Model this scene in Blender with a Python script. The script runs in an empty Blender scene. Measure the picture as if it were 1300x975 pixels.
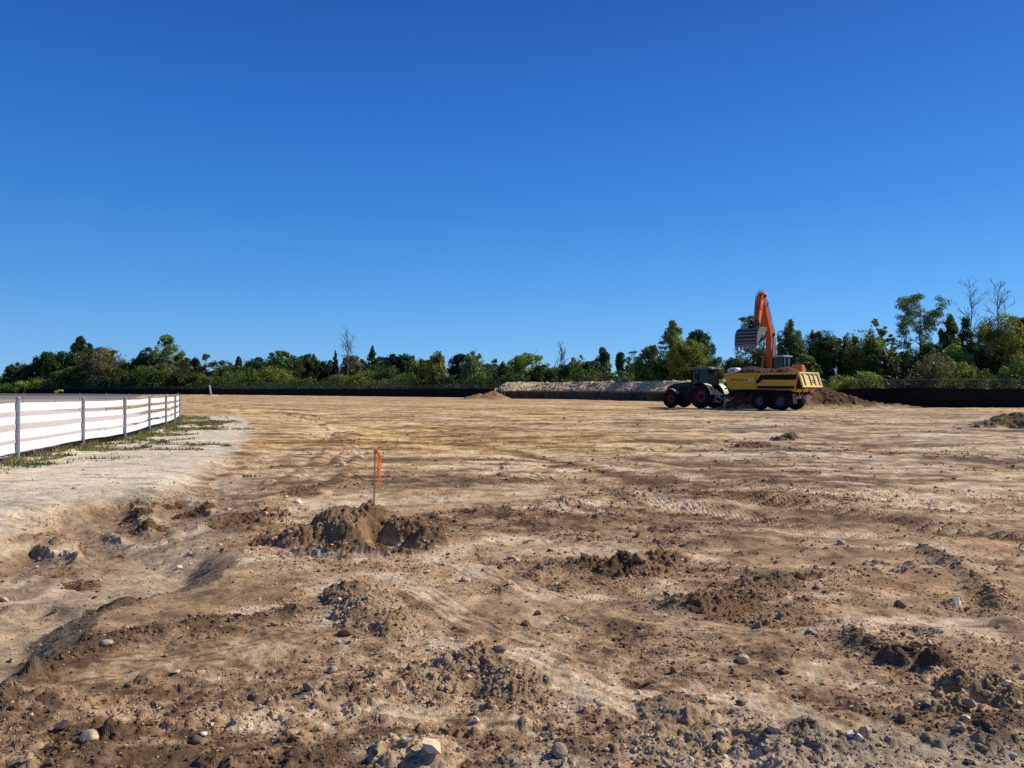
import bpy, math, random
import numpy as np
from mathutils import Vector, Matrix

random.seed(7)
rng = np.random.default_rng(11)
R = math.radians
scene = bpy.context.scene
COL = scene.collection
H = 1.65            # eye height
F = 977.0           # focal length in pixels of the 1300 px wide photograph
HZ = 494.0

def at(px, py, z=0.0):
    """photo pixel -> point on the level z of the real ground"""
    Y = (H - z) * F / (py - HZ)
    return ((px - 650) / F * Y, Y)

def atd(px, Y):
    return (px - 650) / F * Y

# ------------------------------------------------------------------ noise
def _hash(ix, iy, seed):
    h = (ix.astype(np.int64) * 374761393 + iy.astype(np.int64) * 668265263 + seed * 974634777) & 0x7fffffff
    h = ((h ^ (h >> 13)) * 1274126177) & 0x7fffffff
    return ((h ^ (h >> 16)) & 0xffffff) / float(0xffffff)

def perlin(x, y, seed=0):
    xi = np.floor(x); yi = np.floor(y)
    xf = x - xi; yf = y - yi
    u = xf * xf * xf * (xf * (xf * 6 - 15) + 10); v = yf * yf * yf * (yf * (yf * 6 - 15) + 10)
    def g(dx, dy):
        a = _hash(xi + dx, yi + dy, seed) * 6.2831853
        return np.cos(a) * (xf - dx) + np.sin(a) * (yf - dy)
    a = g(0, 0); b = g(1, 0); c = g(0, 1); d = g(1, 1)
    return ((a + (b - a) * u) * (1 - v) + (c + (d - c) * u) * v) * 1.4

def fbm(x, y, lam, octv, seed=0, gain=0.5):
    s = 0; a = 1; t = 0
    for o in range(octv):
        s = s + a * perlin(x / lam + 13.7 * o, y / lam - 7.3 * o, seed + o); t += a
        a *= gain; lam *= 0.5
    return s / t * 1.4

def clods(x, y, cell, seed, fill=0.7):
    """half-ball clods on a jittered grid; height in units of the cell"""
    gx = x / cell; gy = y / cell
    ix = np.floor(gx); iy = np.floor(gy)
    best = np.zeros_like(gx)
    for dx in (-1, 0, 1):
        for dy in (-1, 0, 1):
            cx = ix + dx; cy = iy + dy
            px = cx + _hash(cx, cy, seed); py = cy + _hash(cx, cy, seed + 1)
            r = 0.12 + 0.42 * _hash(cx, cy, seed + 2) ** 2
            on = _hash(cx, cy, seed + 3) < fill
            an = _hash(cx, cy, seed + 4) * 3.14
            ex = (gx - px) * np.cos(an) + (gy - py) * np.sin(an)
            ey = -(gx - px) * np.sin(an) + (gy - py) * np.cos(an)
            d2 = ex * ex + ey * ey * (1.2 + 1.5 * _hash(cx, cy, seed + 5))
            q = np.sqrt(np.clip(r * r - d2, 0, None)) * on
            best = np.maximum(best, q)
    return best

def sstep(a, b, x):
    t = np.clip((x - a) / (b - a), 0, 1)
    return t * t * (3 - 2 * t)

def seg_dist(x, y, pts):
    """distance to a polyline, index+param along it"""
    best = np.full(x.shape, 1e9); par = np.zeros(x.shape)
    for i in range(len(pts) - 1):
        ax, ay = pts[i]; bx, by = pts[i + 1]
        vx, vy = bx - ax, by - ay
        L = vx * vx + vy * vy + 1e-9
        t = np.clip(((x - ax) * vx + (y - ay) * vy) / L, 0, 1)
        d = np.hypot(x - ax - t * vx, y - ay - t * vy)
        m = d < best
        best = np.where(m, d, best); par = np.where(m, i + t, par)
    return best, par

def inside(x, y, poly):
    c = np.zeros(x.shape, bool)
    n = len(poly)
    for i in range(n):
        ax, ay = poly[i]; bx, by = poly[(i + 1) % n]
        m = ((ay > y) != (by > y)) & (x < (bx - ax) * (y - ay) / (by - ay + 1e-12) + ax)
        c ^= m
    return c

# ------------------------------------------------------------------ layout of the ground
# excavated basin: pixel outline read on the photo, put down on the ground
BAS_L = [(-420, 840), (-140, 760), (-60, 722), (0, 703), (40, 696), (82, 700), (96, 708), (96, 693), (64, 676), (78, 661),
         (112, 650), (168, 645), (188, 672), (197, 645), (221, 636), (254, 640), (268, 655), (274, 630), (266, 608), (305, 600)]
BAS_R = [(350, 606), (356, 630), (335, 665), (302, 712), (277, 735), (200, 757), (129, 778), (116, 815),
         (40, 858), (0, 885), (-80, 935), (-200, 985), (-420, 1060)]
BL = [at(*p) for p in BAS_L]; BR = [at(*p) for p in BAS_R]
BPOLY = BL + BR
FENCE = [(-8.2, 9.3), (-9.6, 13.0), at(23, 590), at(106, 568), at(159, 559), at(190, 547.7), at(211, 542), at(222.7, 537), at(228.5, 532.7),
         (-20.2, 46.5)]
FAR_FENCE = [(-20.2, 46.5), (-24, 52.5), (-30, 58), (-38, 63.5), (-47, 67), (-57, 69), (-68, 70), (-80, 70)]
# fence line with black screen round the site
SCREEN = [(95, 62), (60, 67), (36, 70), (30, 77), (27, 92), (24, 118), (8, 143), (-8, 152), (-50, 195), (-98, 240), (-190, 275), (-330, 300)]

FLINE_X = np.array([p[0] for p in FENCE] + [-30, -37, -50, -96, -145, -1900]); FLINE_Y = np.array([p[1] for p in FENCE] + [58, 70, 100, 200, 300, 4000])
def fence_side(x, y):
    """>0 on the site side of the white fence"""
    fx = np.interp(y, FLINE_Y, FLINE_X)
    return x - fx

TERR = [at(*p) for p in [(-420, 800), (0, 699), (46, 672), (92, 650), (172, 643), (221, 634), (261, 600), (292, 578), (318, 556), (322, 538), (300, 524)]]
TERR_Y = np.array([p[1] for p in TERR]); TERR_X = np.array([p[0] for p in TERR])

RIDGES = [  # pts(px), height, width, darkness
    ([(120, 664), (166, 682), (228, 675), (285, 664)], .07, .10, 0.0),
    ([(-30, 780), (20, 752), (70, 746), (150, 762)], .09, .13, .5),
    ([(117, 818), (200, 803), (277, 789), (385, 773), (440, 770)], .055, .09, .6),
    ([(117, 818), (60, 845), (-20, 885)], .03, .12, .3),
    ([(700, 645), (820, 628), (960, 632), (1090, 640)], .06, .25, .35),
    ([(560, 655), (640, 650), (740, 690), (860, 700)], .05, .2, .3),
    ([(860, 770), (960, 745), (1090, 725), (1300, 722)], .05, .14, .35),
    ([(1060, 800), (1110, 830), (1195, 850)], .07, .12, .5),
    ([(1170, 700), (1240, 740), (1285, 800)], .06, .12, .4),
    ([(640, 835), (560, 850), (420, 880), (240, 905), (120, 940)], .04, .12, .25),
    ([(970, 955), (1030, 925), (1085, 905)], .06, .08, .6),
    ([(1000, 968), (1110, 945), (1200, 948), (1320, 925)], .05, .12, .8),
    ([(640, 745), (700, 720), (800, 720), (850, 705)], .05, .12, .4),
    ([(300, 655), (340, 640), (380, 625), (470, 612)], .04, .15, .4),
]
LEDGES = [[(128, 668), (146, 678), (170, 685), (205, 683), (245, 675), (290, 662)], [(192, 652), (206, 662), (232, 669), (268, 670), (305, 660)],
          [(236, 622), (246, 640), (262, 650), (290, 653), (320, 648)], [(-20, 728), (20, 724), (56, 716), (78, 704)], [(-20, 744), (30, 740), (66, 730), (92, 712)],
          [(278, 612), (290, 624), (318, 630), (350, 626)]]
LEDW = [[at(*p) for p in q] for q in LEDGES]
RIDW = [([at(*p) for p in pts], h, w, dk) for pts, h, w, dk in RIDGES]

SMEARS = [  # (px centre, py centre, length m, width m, direction angle, brightness)
    (735, 868, 1.7, .42, 133, 1.0), (1000, 905, 1.4, .26, 147, .9), (570, 770, 1.6, .3, 120, .6), (640, 735, 1.8, .3, 125, .55),
    (860, 790, 1.6, .35, 150, .3), (1190, 790, 1.4, .4, 155, .35), (560, 905, .9, .2, 165, .35), (250, 830, 1.8, .5, 35, .3),
    (800, 700, 2.4, .4, 160, .4), (700, 820, 1.3, .2, 130, .35)]
SMW = [(at(a, b), L, w, R(an), br) for a, b, L, w, an, br in SMEARS]

STREAKS = [  # long graded tracks in the middle distance, pts(px), width, brightness
    ([(330, 580), (500, 556), (800, 548), (1300, 556)], .5, .5),
    ([(290, 520), (520, 524), (900, 532), (1300, 560)], 1.2, .9), ([(240, 512), (450, 511), (760, 516), (1050, 524)], 1.6, 1.0),
    ([(420, 640), (520, 600), (760, 576), (1100, 578)], .35, .45), ([(760, 560), (1000, 590), (1300, 612)], .5, .4),
    ([(1080, 575), (1200, 568), (1300, 572)], .9, .9), ([(560, 690), (760, 668), (1000, 680), (1300, 668)], .3, .35),
    ([(330, 600), (360, 570), (420, 545), (520, 530)], .5, .5), ([(352, 600), (385, 570), (450, 548), (560, 538)], .35, -.5),
    ([(500, 565), (800, 556), (1100, 566), (1300, 590)], .4, -.7), ([(600, 535), (900, 545), (1300, 545)], .7, -.7),
    ([(520, 520), (820, 526), (1100, 532)], .7, -.6), ([(250, 505), (500, 506), (800, 509)], 2.2, -.7),
    ([(700, 600), (950, 606), (1300, 640)], .4, -.4), ([(880, 640), (1080, 660), (1300, 655)], .35, -.4)]
for k in range(7):
    e = k * 9
    STREAKS.append(([(250 + e * 2, 512 + e * .12), (330 + e * 1.6, 518 + e * .35), (398 + e, 533 + e * .5), (420 + e * .8, 556 + e * .5), (385 + e, 590 + e * .4), (310 + e * 1.1, 630 + e * .4)], .10 + .03 * (k % 3), (.4, -.5)[k % 2]))
for k in range(11):
    e = k / 10
    y1 = 520 + 190 * e ** 1.6; xm = 560 + 90 * e
    pts = [(236, 508 + 3 * e), (330, 511 + 12 * e), (xm, 514 + 62 * e ** 1.3), (900 - 60 * e, 517 + 120 * e ** 1.5), (1300, y1)]
    STREAKS.append((pts, .17, (.45, -.55, .5, -.4)[k % 4])); STREAKS.append(([(a + 14 + 20 * e, b + 1.2 + 9 * e) for a, b in pts], .17, (.45, -.55, .5, -.4)[k % 4]))
STW = [([at(*p) for p in pts], w, b) for pts, w, b in STREAKS]

def terrain(x, y, res=None, color=False):
    x = np.asarray(x, float); y = np.asarray(y, float)
    if res is None: res = np.full(x.shape, .01)
    d = np.hypot(x, y)
    def oc(lam):      # fade what the local mesh spacing cannot carry
        return sstep(1.2, 3.0, lam / res)
    near = np.exp(-(d / 60) ** 2)
    wx = x + 1.2 * perlin(x / 6, y / 6, 91); wy = y + 1.2 * perlin(x / 6, y / 6, 92)
    z = .055 * fbm(x, y, 9, 2, 3) * near
    fs = fence_side(x, y)
    tx = np.interp(y, TERR_Y, TERR_X)
    terr = (1 - sstep(-.5, .35, x - tx + .25 * perlin(x / .8, y / .8, 17))) * (y < 47)      # pale sandy terrace
    rough = 1 - .85 * terr
    outside = 1 - sstep(-.6, 0, fs)
    rough = rough * (1 - .6 * outside)
    patch = sstep(-.25, .45, fbm(wx, wy, 2.6, 3, 31))
    # excavated basin
    bas = np.zeros(x.shape); lip = np.zeros(x.shape); face = np.zeros(x.shape)
    m = (y < 22) & (x < 0) & (y > .5) & (x > -16)
    if m.any():
        xm = x[m] + .05 * perlin(x[m] / .25, y[m] / .25, 41) + .02 * perlin(x[m] / .08, y[m] / .08, 42)
        ym = y[m] + .06 * perlin(x[m] / .3, y[m] / .3, 43)
        ins = inside(xm, ym, BPOLY)
        dl, _ = seg_dist(xm, ym, BL); dr, _ = seg_dist(xm, ym, BR)
        wl = .72 * (1 - np.exp(-dl / .11)) + .28 * sstep(.1, .9, dl); ww = .5 + 1.5 * sstep(7.2, 8.6, ym); wr = sstep(0, 1, dr / ww)
        b = np.where(ins, np.minimum(wl, wr), 0)
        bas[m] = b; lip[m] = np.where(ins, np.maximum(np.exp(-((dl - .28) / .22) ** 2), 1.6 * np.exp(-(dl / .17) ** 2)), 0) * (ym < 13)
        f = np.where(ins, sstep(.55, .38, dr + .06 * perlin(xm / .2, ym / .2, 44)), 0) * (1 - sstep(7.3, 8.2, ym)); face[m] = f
    rough = rough * (1 - .65 * bas) + .5 * lip
    z = z + .20 * terr * sstep(24, 9, y) - .20 * bas * (1 - .6 * sstep(8.2, 12, y))
    # relief
    ridg = 1 - np.abs(fbm(wx, wy, 1.7, 3, 51))
    z = z + rough * (.05 * (ridg - .75) * oc(.8) + .020 * fbm(wx * .6, wy * 1.3, .9, 3, 61) * oc(.4))
    z = z + (.25 + .75 * rough) * (.020 * fbm(x, y, .32, 3, 71) * oc(.16) + .009 * fbm(x, y, .08, 3, 81, .65) * oc(.04))
    # tracks across the graded field
    ang = .25 + .35 * perlin(x / 14, y / 14, 95)
    ca, sa = np.cos(ang), np.sin(ang)
    al = x * ca + y * sa; ac = -x * sa + y * ca
    gro = fbm(al * .10, ac, .55, 3, 101)
    z = z + rough * (1 - bas) * .045 * gro * oc(.4) * sstep(7, 16, d) * (1 - sstep(70, 110, d))
    # clods
    cm = rough * (.25 + .95 * patch) * (1 - .4 * bas) * (.62 + .38 * sstep(6, 12, d))
    c1 = clods(wx, wy, .34, 201, .45); c2 = clods(x, y, .15, 211, .6); c3 = clods(x, y, .065, 221, .6)
    c4 = clods(x, y, .032, 231, .6)
    cl = .075 * c1 * oc(.2) * patch + .075 * c2 * oc(.09) + .045 * c3 * oc(.05) + .02 * c4 * oc(.025)
    dark = np.zeros(x.shape); lightb = np.zeros(x.shape); smear = np.zeros(x.shape); groove = np.zeros(x.shape)
    for pts, h, w, dk in RIDW:
        xs = [p[0] for p in pts]; ys = [p[1] for p in pts]
        m = (x > min(xs) - 5 * w) & (x < max(xs) + 5 * w) & (y > min(ys) - 5 * w) & (y < max(ys) + 5 * w)
        if not m.any(): continue
        dd, _ = seg_dist(x[m], y[m], pts)
        dd = dd + w * .5 * perlin(x[m] / (2 * w), y[m] / (2 * w), 7)
        g = np.exp(-(dd / w) ** 2)
        z[m] += h * g * (.8 + .5 * perlin(x[m] / .3, y[m] / .3, 8))
        cm[m] += .8 * g; dark[m] += dk * np.exp(-(dd / (1.3 * w)) ** 2)
    pl = np.zeros(x.shape); bl = np.zeros(x.shape)
    for pts in LEDW:
        xs = [p[0] for p in pts]; ys = [p[1] for p in pts]
        m = (x > min(xs) - 1) & (x < max(xs) + 1) & (y > min(ys) - 1) & (y < max(ys) + 1)
        if not m.any(): continue
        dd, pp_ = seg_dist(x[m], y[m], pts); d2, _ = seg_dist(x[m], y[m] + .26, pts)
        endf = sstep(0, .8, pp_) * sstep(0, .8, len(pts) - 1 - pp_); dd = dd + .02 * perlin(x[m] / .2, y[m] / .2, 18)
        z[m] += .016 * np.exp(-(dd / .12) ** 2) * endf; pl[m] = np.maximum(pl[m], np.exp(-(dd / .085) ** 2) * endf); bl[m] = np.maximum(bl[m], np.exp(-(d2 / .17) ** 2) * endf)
    for (cx, cy), L, w, an, br in SMW:
        m = (np.abs(x - cx) < L) & (np.abs(y - cy) < L)
        if not m.any(): continue
        u = (x[m] - cx) * math.cos(an) + (y[m] - cy) * math.sin(an); v = -(x[m] - cx) * math.sin(an) + (y[m] - cy) * math.cos(an)
        v = v + .1 * w * perlin(u / .4, v / .2, 5)
        k = sstep(1, .7, np.abs(u) / (L / 2) + .15 * perlin(u / .2, v / .1, 6)) * sstep(1, .7, np.abs(v) / (w / 2))
        cm[m] *= 1 - .9 * k; smear[m] = np.maximum(smear[m], k * br)
        gv = sstep(.0, .5, perlin(u / .7, v / .03, 9) + .7 * perlin(u / .25, v / .012, 13)); groove[m] += k * gv * (.5 + .7 * perlin(u / .3, v / .1, 15))
        z[m] += k * (.012 * perlin(u / .9, v / .035, 9) * oc(.03)[m] + .006 * perlin(u / .5, v / .015, 10) * oc(.02)[m] + .015 * (np.abs(v) / (w / 2)) ** 2)
    z = z + cl * cm
    for pts, w, b in STW:
        dd, pr_ = seg_dist(x, y, pts)
        if w == .17:
            cum = np.concatenate([[0], np.cumsum([math.hypot(q[0] - p[0], q[1] - p[1]) for p, q in zip(pts, pts[1:])])]); sl_ = np.interp(pr_, np.arange(len(cum)), cum)
            wd = .15 + .010 * d; mk = (dd < 3 * wd) * np.exp(-(dd / wd) ** 2) * (d > 5) * (.5 + .9 * sstep(-.2, .3, perlin(x / 1.7, y / 1.7, 21)))
            z = z - mk * (.022 + .012 * np.sign(np.sin(sl_ * 36)) * oc(.10)) * rough; lightb = lightb + mk * (b + .3 * np.sign(np.sin(sl_ * 36)) * oc(.10)); continue
        g = np.exp(-((dd + w * 1.2 * perlin(x / 5, y / 2.2, 12)) / w) ** 2) * (.7 + .6 * fbm(x, y * 2, 2.5, 2, 14))
        z = z - .03 * g * np.sign(b) * (dd < 6 * w) * (d < 60)
        lightb = lightb + b * g
    # beyond the white fence and beyond the screen: calm ground
    if not color: return z
    # -------------------------------------------------------------- albedo
    c = lambda r, g, b: np.array([r, g, b])
    brown, tan, pale = c(.158, .096, .049), c(.475, .312, .165), c(.72, .555, .355)
    n1 = fbm(wx * .55, wy * 1.25, 2.6, 4, 301); n2 = fbm(x, y, .5, 4, 311, .6); n3 = fbm(x, y, .11, 3, 321, .65)
    t = .47 + .55 * n1 + .50 * n2 + .62 * n3 * oc(.04) + .22 * fbm(x * .35, y * 1.3, .7, 3, 315) * sstep(5, 14, d) + .55 * smear + .40 * lightb
    t = t - .28 * np.clip(cl * cm * 14, 0, 1) * (1 - .4 * n2) - .45 * dark + .22 * gro * sstep(8, 16, d)
    st = fbm(wx * .10 + .15 * y, y, .55, 3, 317, .6); st2 = fbm(wx * .16 - .1 * y, y, 1.3, 3, 318, .6)
    rx = x + 2.5 * perlin(x / 7, y / 7, 95) ; ry = y + 1.6 * perlin(x / 5, y / 5, 96)
    st3 = fbm(rx * .35, ry * .9, .38, 4, 319, .75)
    t = t - .26 * sstep(.12, .45, st) * sstep(9, 16, d) - .30 * sstep(.15, .5, st2) * sstep(14, 24, d) + .18 * sstep(.1, .5, -st) * sstep(9, 18, d)  # dark streaks: shadows of ruts painted into the ground tone
    t = t + .42 * st3 * sstep(6, 12, d) * (1 - .45 * sstep(25, 50, d))
    cr = fbm(wx * .45 + .2 * y, wy * 1.5, .9, 5, 323, .68); t = t + .42 * sstep(.08, .5, cr) * (1 - .6 * sstep(14, 30, d)) - .02
    t = np.minimum(t, 1.1) - .8 * groove
    t = t - .06 * sstep(9, 4, d) + .10 * sstep(12, 40, d)
    t = .475 + (t - .50) * 1.12
    t = np.clip(t, 0, 1)[:, None]
    col = np.where(t < .55, brown + (tan - brown) * (t / .55), tan + (pale - tan) * ((t - .55) / .45))
    # yellower clay in the middle, greyer towards the right
    ycl = (sstep(13, 24, d) * (.55 + .5 * fbm(x, y, 7, 2, 331)))[:, None]
    col = col * (1 + ycl * (c(1.13, 1.05, .70) - 1))
    gy = (sstep(.05, .35, x / (y + .1)) * sstep(12, 22, d) * (1 - sstep(60, 75, d)) * (.6 + .5 * fbm(x, y, 3, 3, 341)))[:, None]
    gy = np.clip(gy, 0, 1); lum = col.mean(1)[:, None]
    col = col * (1 - .6 * gy) + .6 * gy * lum * c(1.08, .98, .78) * .92
    red = np.clip(fbm(x, y, 1.8, 3, 351) - .15, 0, 1)[:, None]
    col = col * (1 + red * (c(1.08, .92, .74) - 1))
    # foreground grey-white sandy dust
    gs = np.zeros(x.shape)
    for px_, py_, r_ in [(900, 935, .42), (1000, 985, .5), (520, 950, .28), (650, 860, .3), (1200, 985, .6), (575, 845, .22), (450, 770, .35), (1290, 985, .4), (1120, 972, .5), (700, 975, .25)]:
        a, b = at(px_, py_)
        gs = np.maximum(gs, np.exp(-(((x - a) ** 2 + ((y - b) * 1.5) ** 2) / r_ ** 2)))
    gs = np.clip((gs * 1.9 + .5 * n2 - .3) * (gs > .03), 0, 1)[:, None]
    col = col * (1 - .75 * gs) + .75 * gs * c(.56, .44, .285) * (1 + .5 * n3[:, None])
    # sandy terrace
    te = np.clip(terr * (1 - outside), 0, 1)[:, None]
    sand = c(.70, .585, .41) * (1 + .13 * n2[:, None] + .16 * n1[:, None] + .08 * n3[:, None])
    sand = sand * (1 + .15 * fbm(x, y, .06, 2, 366)[:, None] * oc(.04)[:, None]) * (1 - .9 * np.clip(fbm(wx * .4, wy * 1.4, .45, 3, 361) - .12, 0, .5)[:, None]) * (1 - .6 * np.clip(fbm(x, y, .13, 2, 362) - .25, 0, .6)[:, None])
    col = col * (1 - te) + te * sand
    # basin floor of fine gravel, with darker soil on its cut faces and painted shade on the bank
    ba = np.clip(bas * 3.2, 0, 1)[:, None]
    fl = c(.48, .355, .215) * (1 + .2 * n2[:, None] + .5 * n3[:, None] + .1 * n1[:, None])
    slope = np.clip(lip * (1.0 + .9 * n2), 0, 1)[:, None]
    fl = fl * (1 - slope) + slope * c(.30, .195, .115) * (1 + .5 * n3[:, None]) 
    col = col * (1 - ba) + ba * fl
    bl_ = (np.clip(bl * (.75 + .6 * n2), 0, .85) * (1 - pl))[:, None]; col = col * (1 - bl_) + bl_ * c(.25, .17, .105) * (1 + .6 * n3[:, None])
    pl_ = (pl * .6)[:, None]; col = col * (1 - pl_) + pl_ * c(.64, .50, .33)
    dk = np.clip(face * .75 + dark * (.3 + .5 * (bas > .1)), 0, 1)[:, None]  # bank face: damp soil plus its shade put into the colour
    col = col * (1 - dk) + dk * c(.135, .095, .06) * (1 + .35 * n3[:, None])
    # ground behind the white fence
    oo = outside[:, None]
    pk = c(.80, .66, .53) * (1 + .10 * n1[:, None]); gg = c(.25, .22, .18) * (1 + .35 * fbm(x * .15, y, 3, 3, 371)[:, None])
    k = sstep(58, 72, y + 9 * perlin(x / 9, y / 3, 372))[:, None]
    og = pk * (1 - k) + gg * k
    lane = (np.exp(-((y - 108) / 12) ** 2))[:, None]
    og = og * (1 - .7 * lane) + .7 * lane * c(.50, .42, .31)
    far = sstep(170, 210, y)[:, None]
    og = og * (1 - far) + far * c(.10, .095, .085)
    col = col * (1 - oo) + oo * og
    # weeds along the fence foot
    gr = weed_mask(x, y)[:, None]
    col = col * (1 - .8 * gr) + .8 * gr * c(.15, .15, .055) * (1 + .4 * n3[:, None])
    # far: behind the screened fence
    sx = np.interp(x, [p[0] for p in SCREEN][::-1], [p[1] for p in SCREEN][::-1])
    be = sstep(2, 6, y - sx)[:, None] 
    col = col * (1 - be) + be * c(.07, .085, .03)
    return z, np.clip(col, .01, .9), t[:, 0]

WEEDS = [(130, 572, 1.6, .5), (60, 592, 1.3, .5), (185, 560, 1.4, .8), (225, 545, 2.2, 1.0), (250, 538, 2.0, 1.3), (15, 606, .35, .35), (95, 590, .5, .22),
         (160, 572, .8, .35), (240, 567, .9, .4), (215, 562, 1.0, .5), (262, 536, 1.5, 1.6), (200, 575, .8, .3), (150, 585, .9, .25), (258, 545, 1.0, 1.4), (205, 552, 1.3, .8), (238, 531, 1.5, 2.0)]
WEW = [(at(a, b), rx, ry) for a, b, rx, ry in WEEDS]
def weed_mask(x, y):
    m = np.zeros(x.shape); x = x + .9 * perlin(x / 1.1, y / 1.6, 405); y = y + 1.6 * perlin(x / 1.3, y / 1.9, 406)
    for (cx, cy), rx, ry in WEW:
        m = np.maximum(m, np.exp(-(((x - cx) / rx) ** 2 + ((y - cy) / ry) ** 2)))
    fs = fence_side(x, y)
    m = np.maximum(m * 1.1, np.exp(-((fs - .15) / .35) ** 2) * (y > 9) * (y < 46))
    n = fbm(x, y * .8, .9, 4, 401, .7)
    return np.clip((m * .8 + 1.15 * n - .38) * 2.4, 0, 1) * (m > .08)

# ------------------------------------------------------------------ materials
def nodes(name):
    m = bpy.data.materials.new(name); m.use_nodes = True
    nt = m.node_tree; b = nt.nodes['Principled BSDF']
    return m, nt, b
def N(nt, t, **kw):
    n = nt.nodes.new(t)
    for k, v in kw.items():
        if hasattr(n, k): setattr(n, k, v)
        else: n.inputs[k.replace('_', ' ')].default_value = v
    return n
def L(nt, a, b): nt.links.new(a, b)

def mat_attr(name, rough=.95, bump=.4, scale=60, spec=.15, var=.25, dist=.01, scale2=9):
    """albedo from a mesh colour attribute, broken up by procedural noise, plus bump"""
    m, nt, b = nodes(name)
    at_ = N(nt, 'ShaderNodeAttribute', attribute_name='Col')
    tc = N(nt, 'ShaderNodeTexCoord')
    n1 = N(nt, 'ShaderNodeTexNoise', Scale=scale, Detail=6.0, Roughness=.7)
    n2 = N(nt, 'ShaderNodeTexNoise', Scale=scale2, Detail=6.0, Roughness=.7)
    n3 = N(nt, 'ShaderNodeTexNoise', Scale=scale2 * .2, Detail=6.0, Roughness=.75)
    for n_ in (n1, n2, n3): L(nt, tc.outputs['Object'], n_.inputs['Vector'])
    ma = N(nt, 'ShaderNodeMath', operation='ADD'); L(nt, n1.outputs['Fac'], ma.inputs[0]); L(nt, n2.outputs['Fac'], ma.inputs[1])
    mx = N(nt, 'ShaderNodeMath', operation='ADD'); L(nt, ma.outputs[0], mx.inputs[0]); L(nt, n3.outputs['Fac'], mx.inputs[1])
    mr = N(nt, 'ShaderNodeMapRange'); mr.inputs[1].default_value = 1.2; mr.inputs[2].default_value = 1.8
    mr.inputs[3].default_value = 1 - var; mr.inputs[4].default_value = 1 + var
    L(nt, mx.outputs[0], mr.inputs[0])
    mul = N(nt, 'ShaderNodeVectorMath', operation='SCALE'); L(nt, at_.outputs['Color'], mul.inputs[0]); L(nt, mr.outputs[0], mul.inputs['Scale'])
    L(nt, mul.outputs[0], b.inputs['Base Color'])
    b.inputs['Roughness'].default_value = rough; b.inputs['Specular IOR Level'].default_value = spec
    bp = N(nt, 'ShaderNodeBump', Strength=bump, Distance=dist)
    L(nt, mx.outputs[0], bp.inputs['Height']); L(nt, bp.outputs[0], b.inputs['Normal'])
    return m

def mat(name, color, rough=.6, metal=0., var=.15, scale=4., bump=.05, spec=.4, dirt=0., dirtcol=(.25, .17, .1), zdirt=None, coat=0.):
    m, nt, b = nodes(name)
    tc = N(nt, 'ShaderNodeTexCoord'); n1 = N(nt, 'ShaderNodeTexNoise', Scale=scale, Detail=7.0, Roughness=.65)
    L(nt, tc.outputs['Object'], n1.inputs['Vector'])
    ra = N(nt, 'ShaderNodeMix', data_type='RGBA'); 
    ra.inputs[6].default_value = (*[c * (1 - var) for c in color], 1); ra.inputs[7].default_value = (*[min(1, c * (1 + var)) for c in color], 1)
    L(nt, n1.outputs['Fac'], ra.inputs[0]); out = ra.outputs[2]
    if dirt > 0:
        n2 = N(nt, 'ShaderNodeTexNoise', Scale=scale * .6, Detail=8.0, Roughness=.75); L(nt, tc.outputs['Object'], n2.inputs['Vector'])
        mr = N(nt, 'ShaderNodeMapRange'); mr.inputs[1].default_value = .62 - .3 * dirt; mr.inputs[2].default_value = .75; mr.inputs[4].default_value = min(1, dirt + .3)
        L(nt, n2.outputs['Fac'], mr.inputs[0])
        mx = N(nt, 'ShaderNodeMix', data_type='RGBA'); L(nt, mr.outputs[0], mx.inputs[0]); L(nt, out, mx.inputs[6]); mx.inputs[7].default_value = (*dirtcol, 1)
        out = mx.outputs[2]
        rr = N(nt, 'ShaderNodeMapRange'); rr.inputs[3].default_value = rough; rr.inputs[4].default_value = .95
        L(nt, mr.outputs[0], rr.inputs[0]); L(nt, rr.outputs[0], b.inputs['Roughness'])
    else: b.inputs['Roughness'].default_value = rough
    L(nt, out, b.inputs['Base Color'])
    b.inputs['Metallic'].default_value = metal; b.inputs['Specular IOR Level'].default_value = spec
    b.inputs['Coat Weight'].default_value = coat
    if bump:
        bp = N(nt, 'ShaderNodeBump', Strength=bump, Distance=.02); L(nt, n1.outputs['Fac'], bp.inputs['Height']); L(nt, bp.outputs[0], b.inputs['Normal'])
    return m

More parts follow.
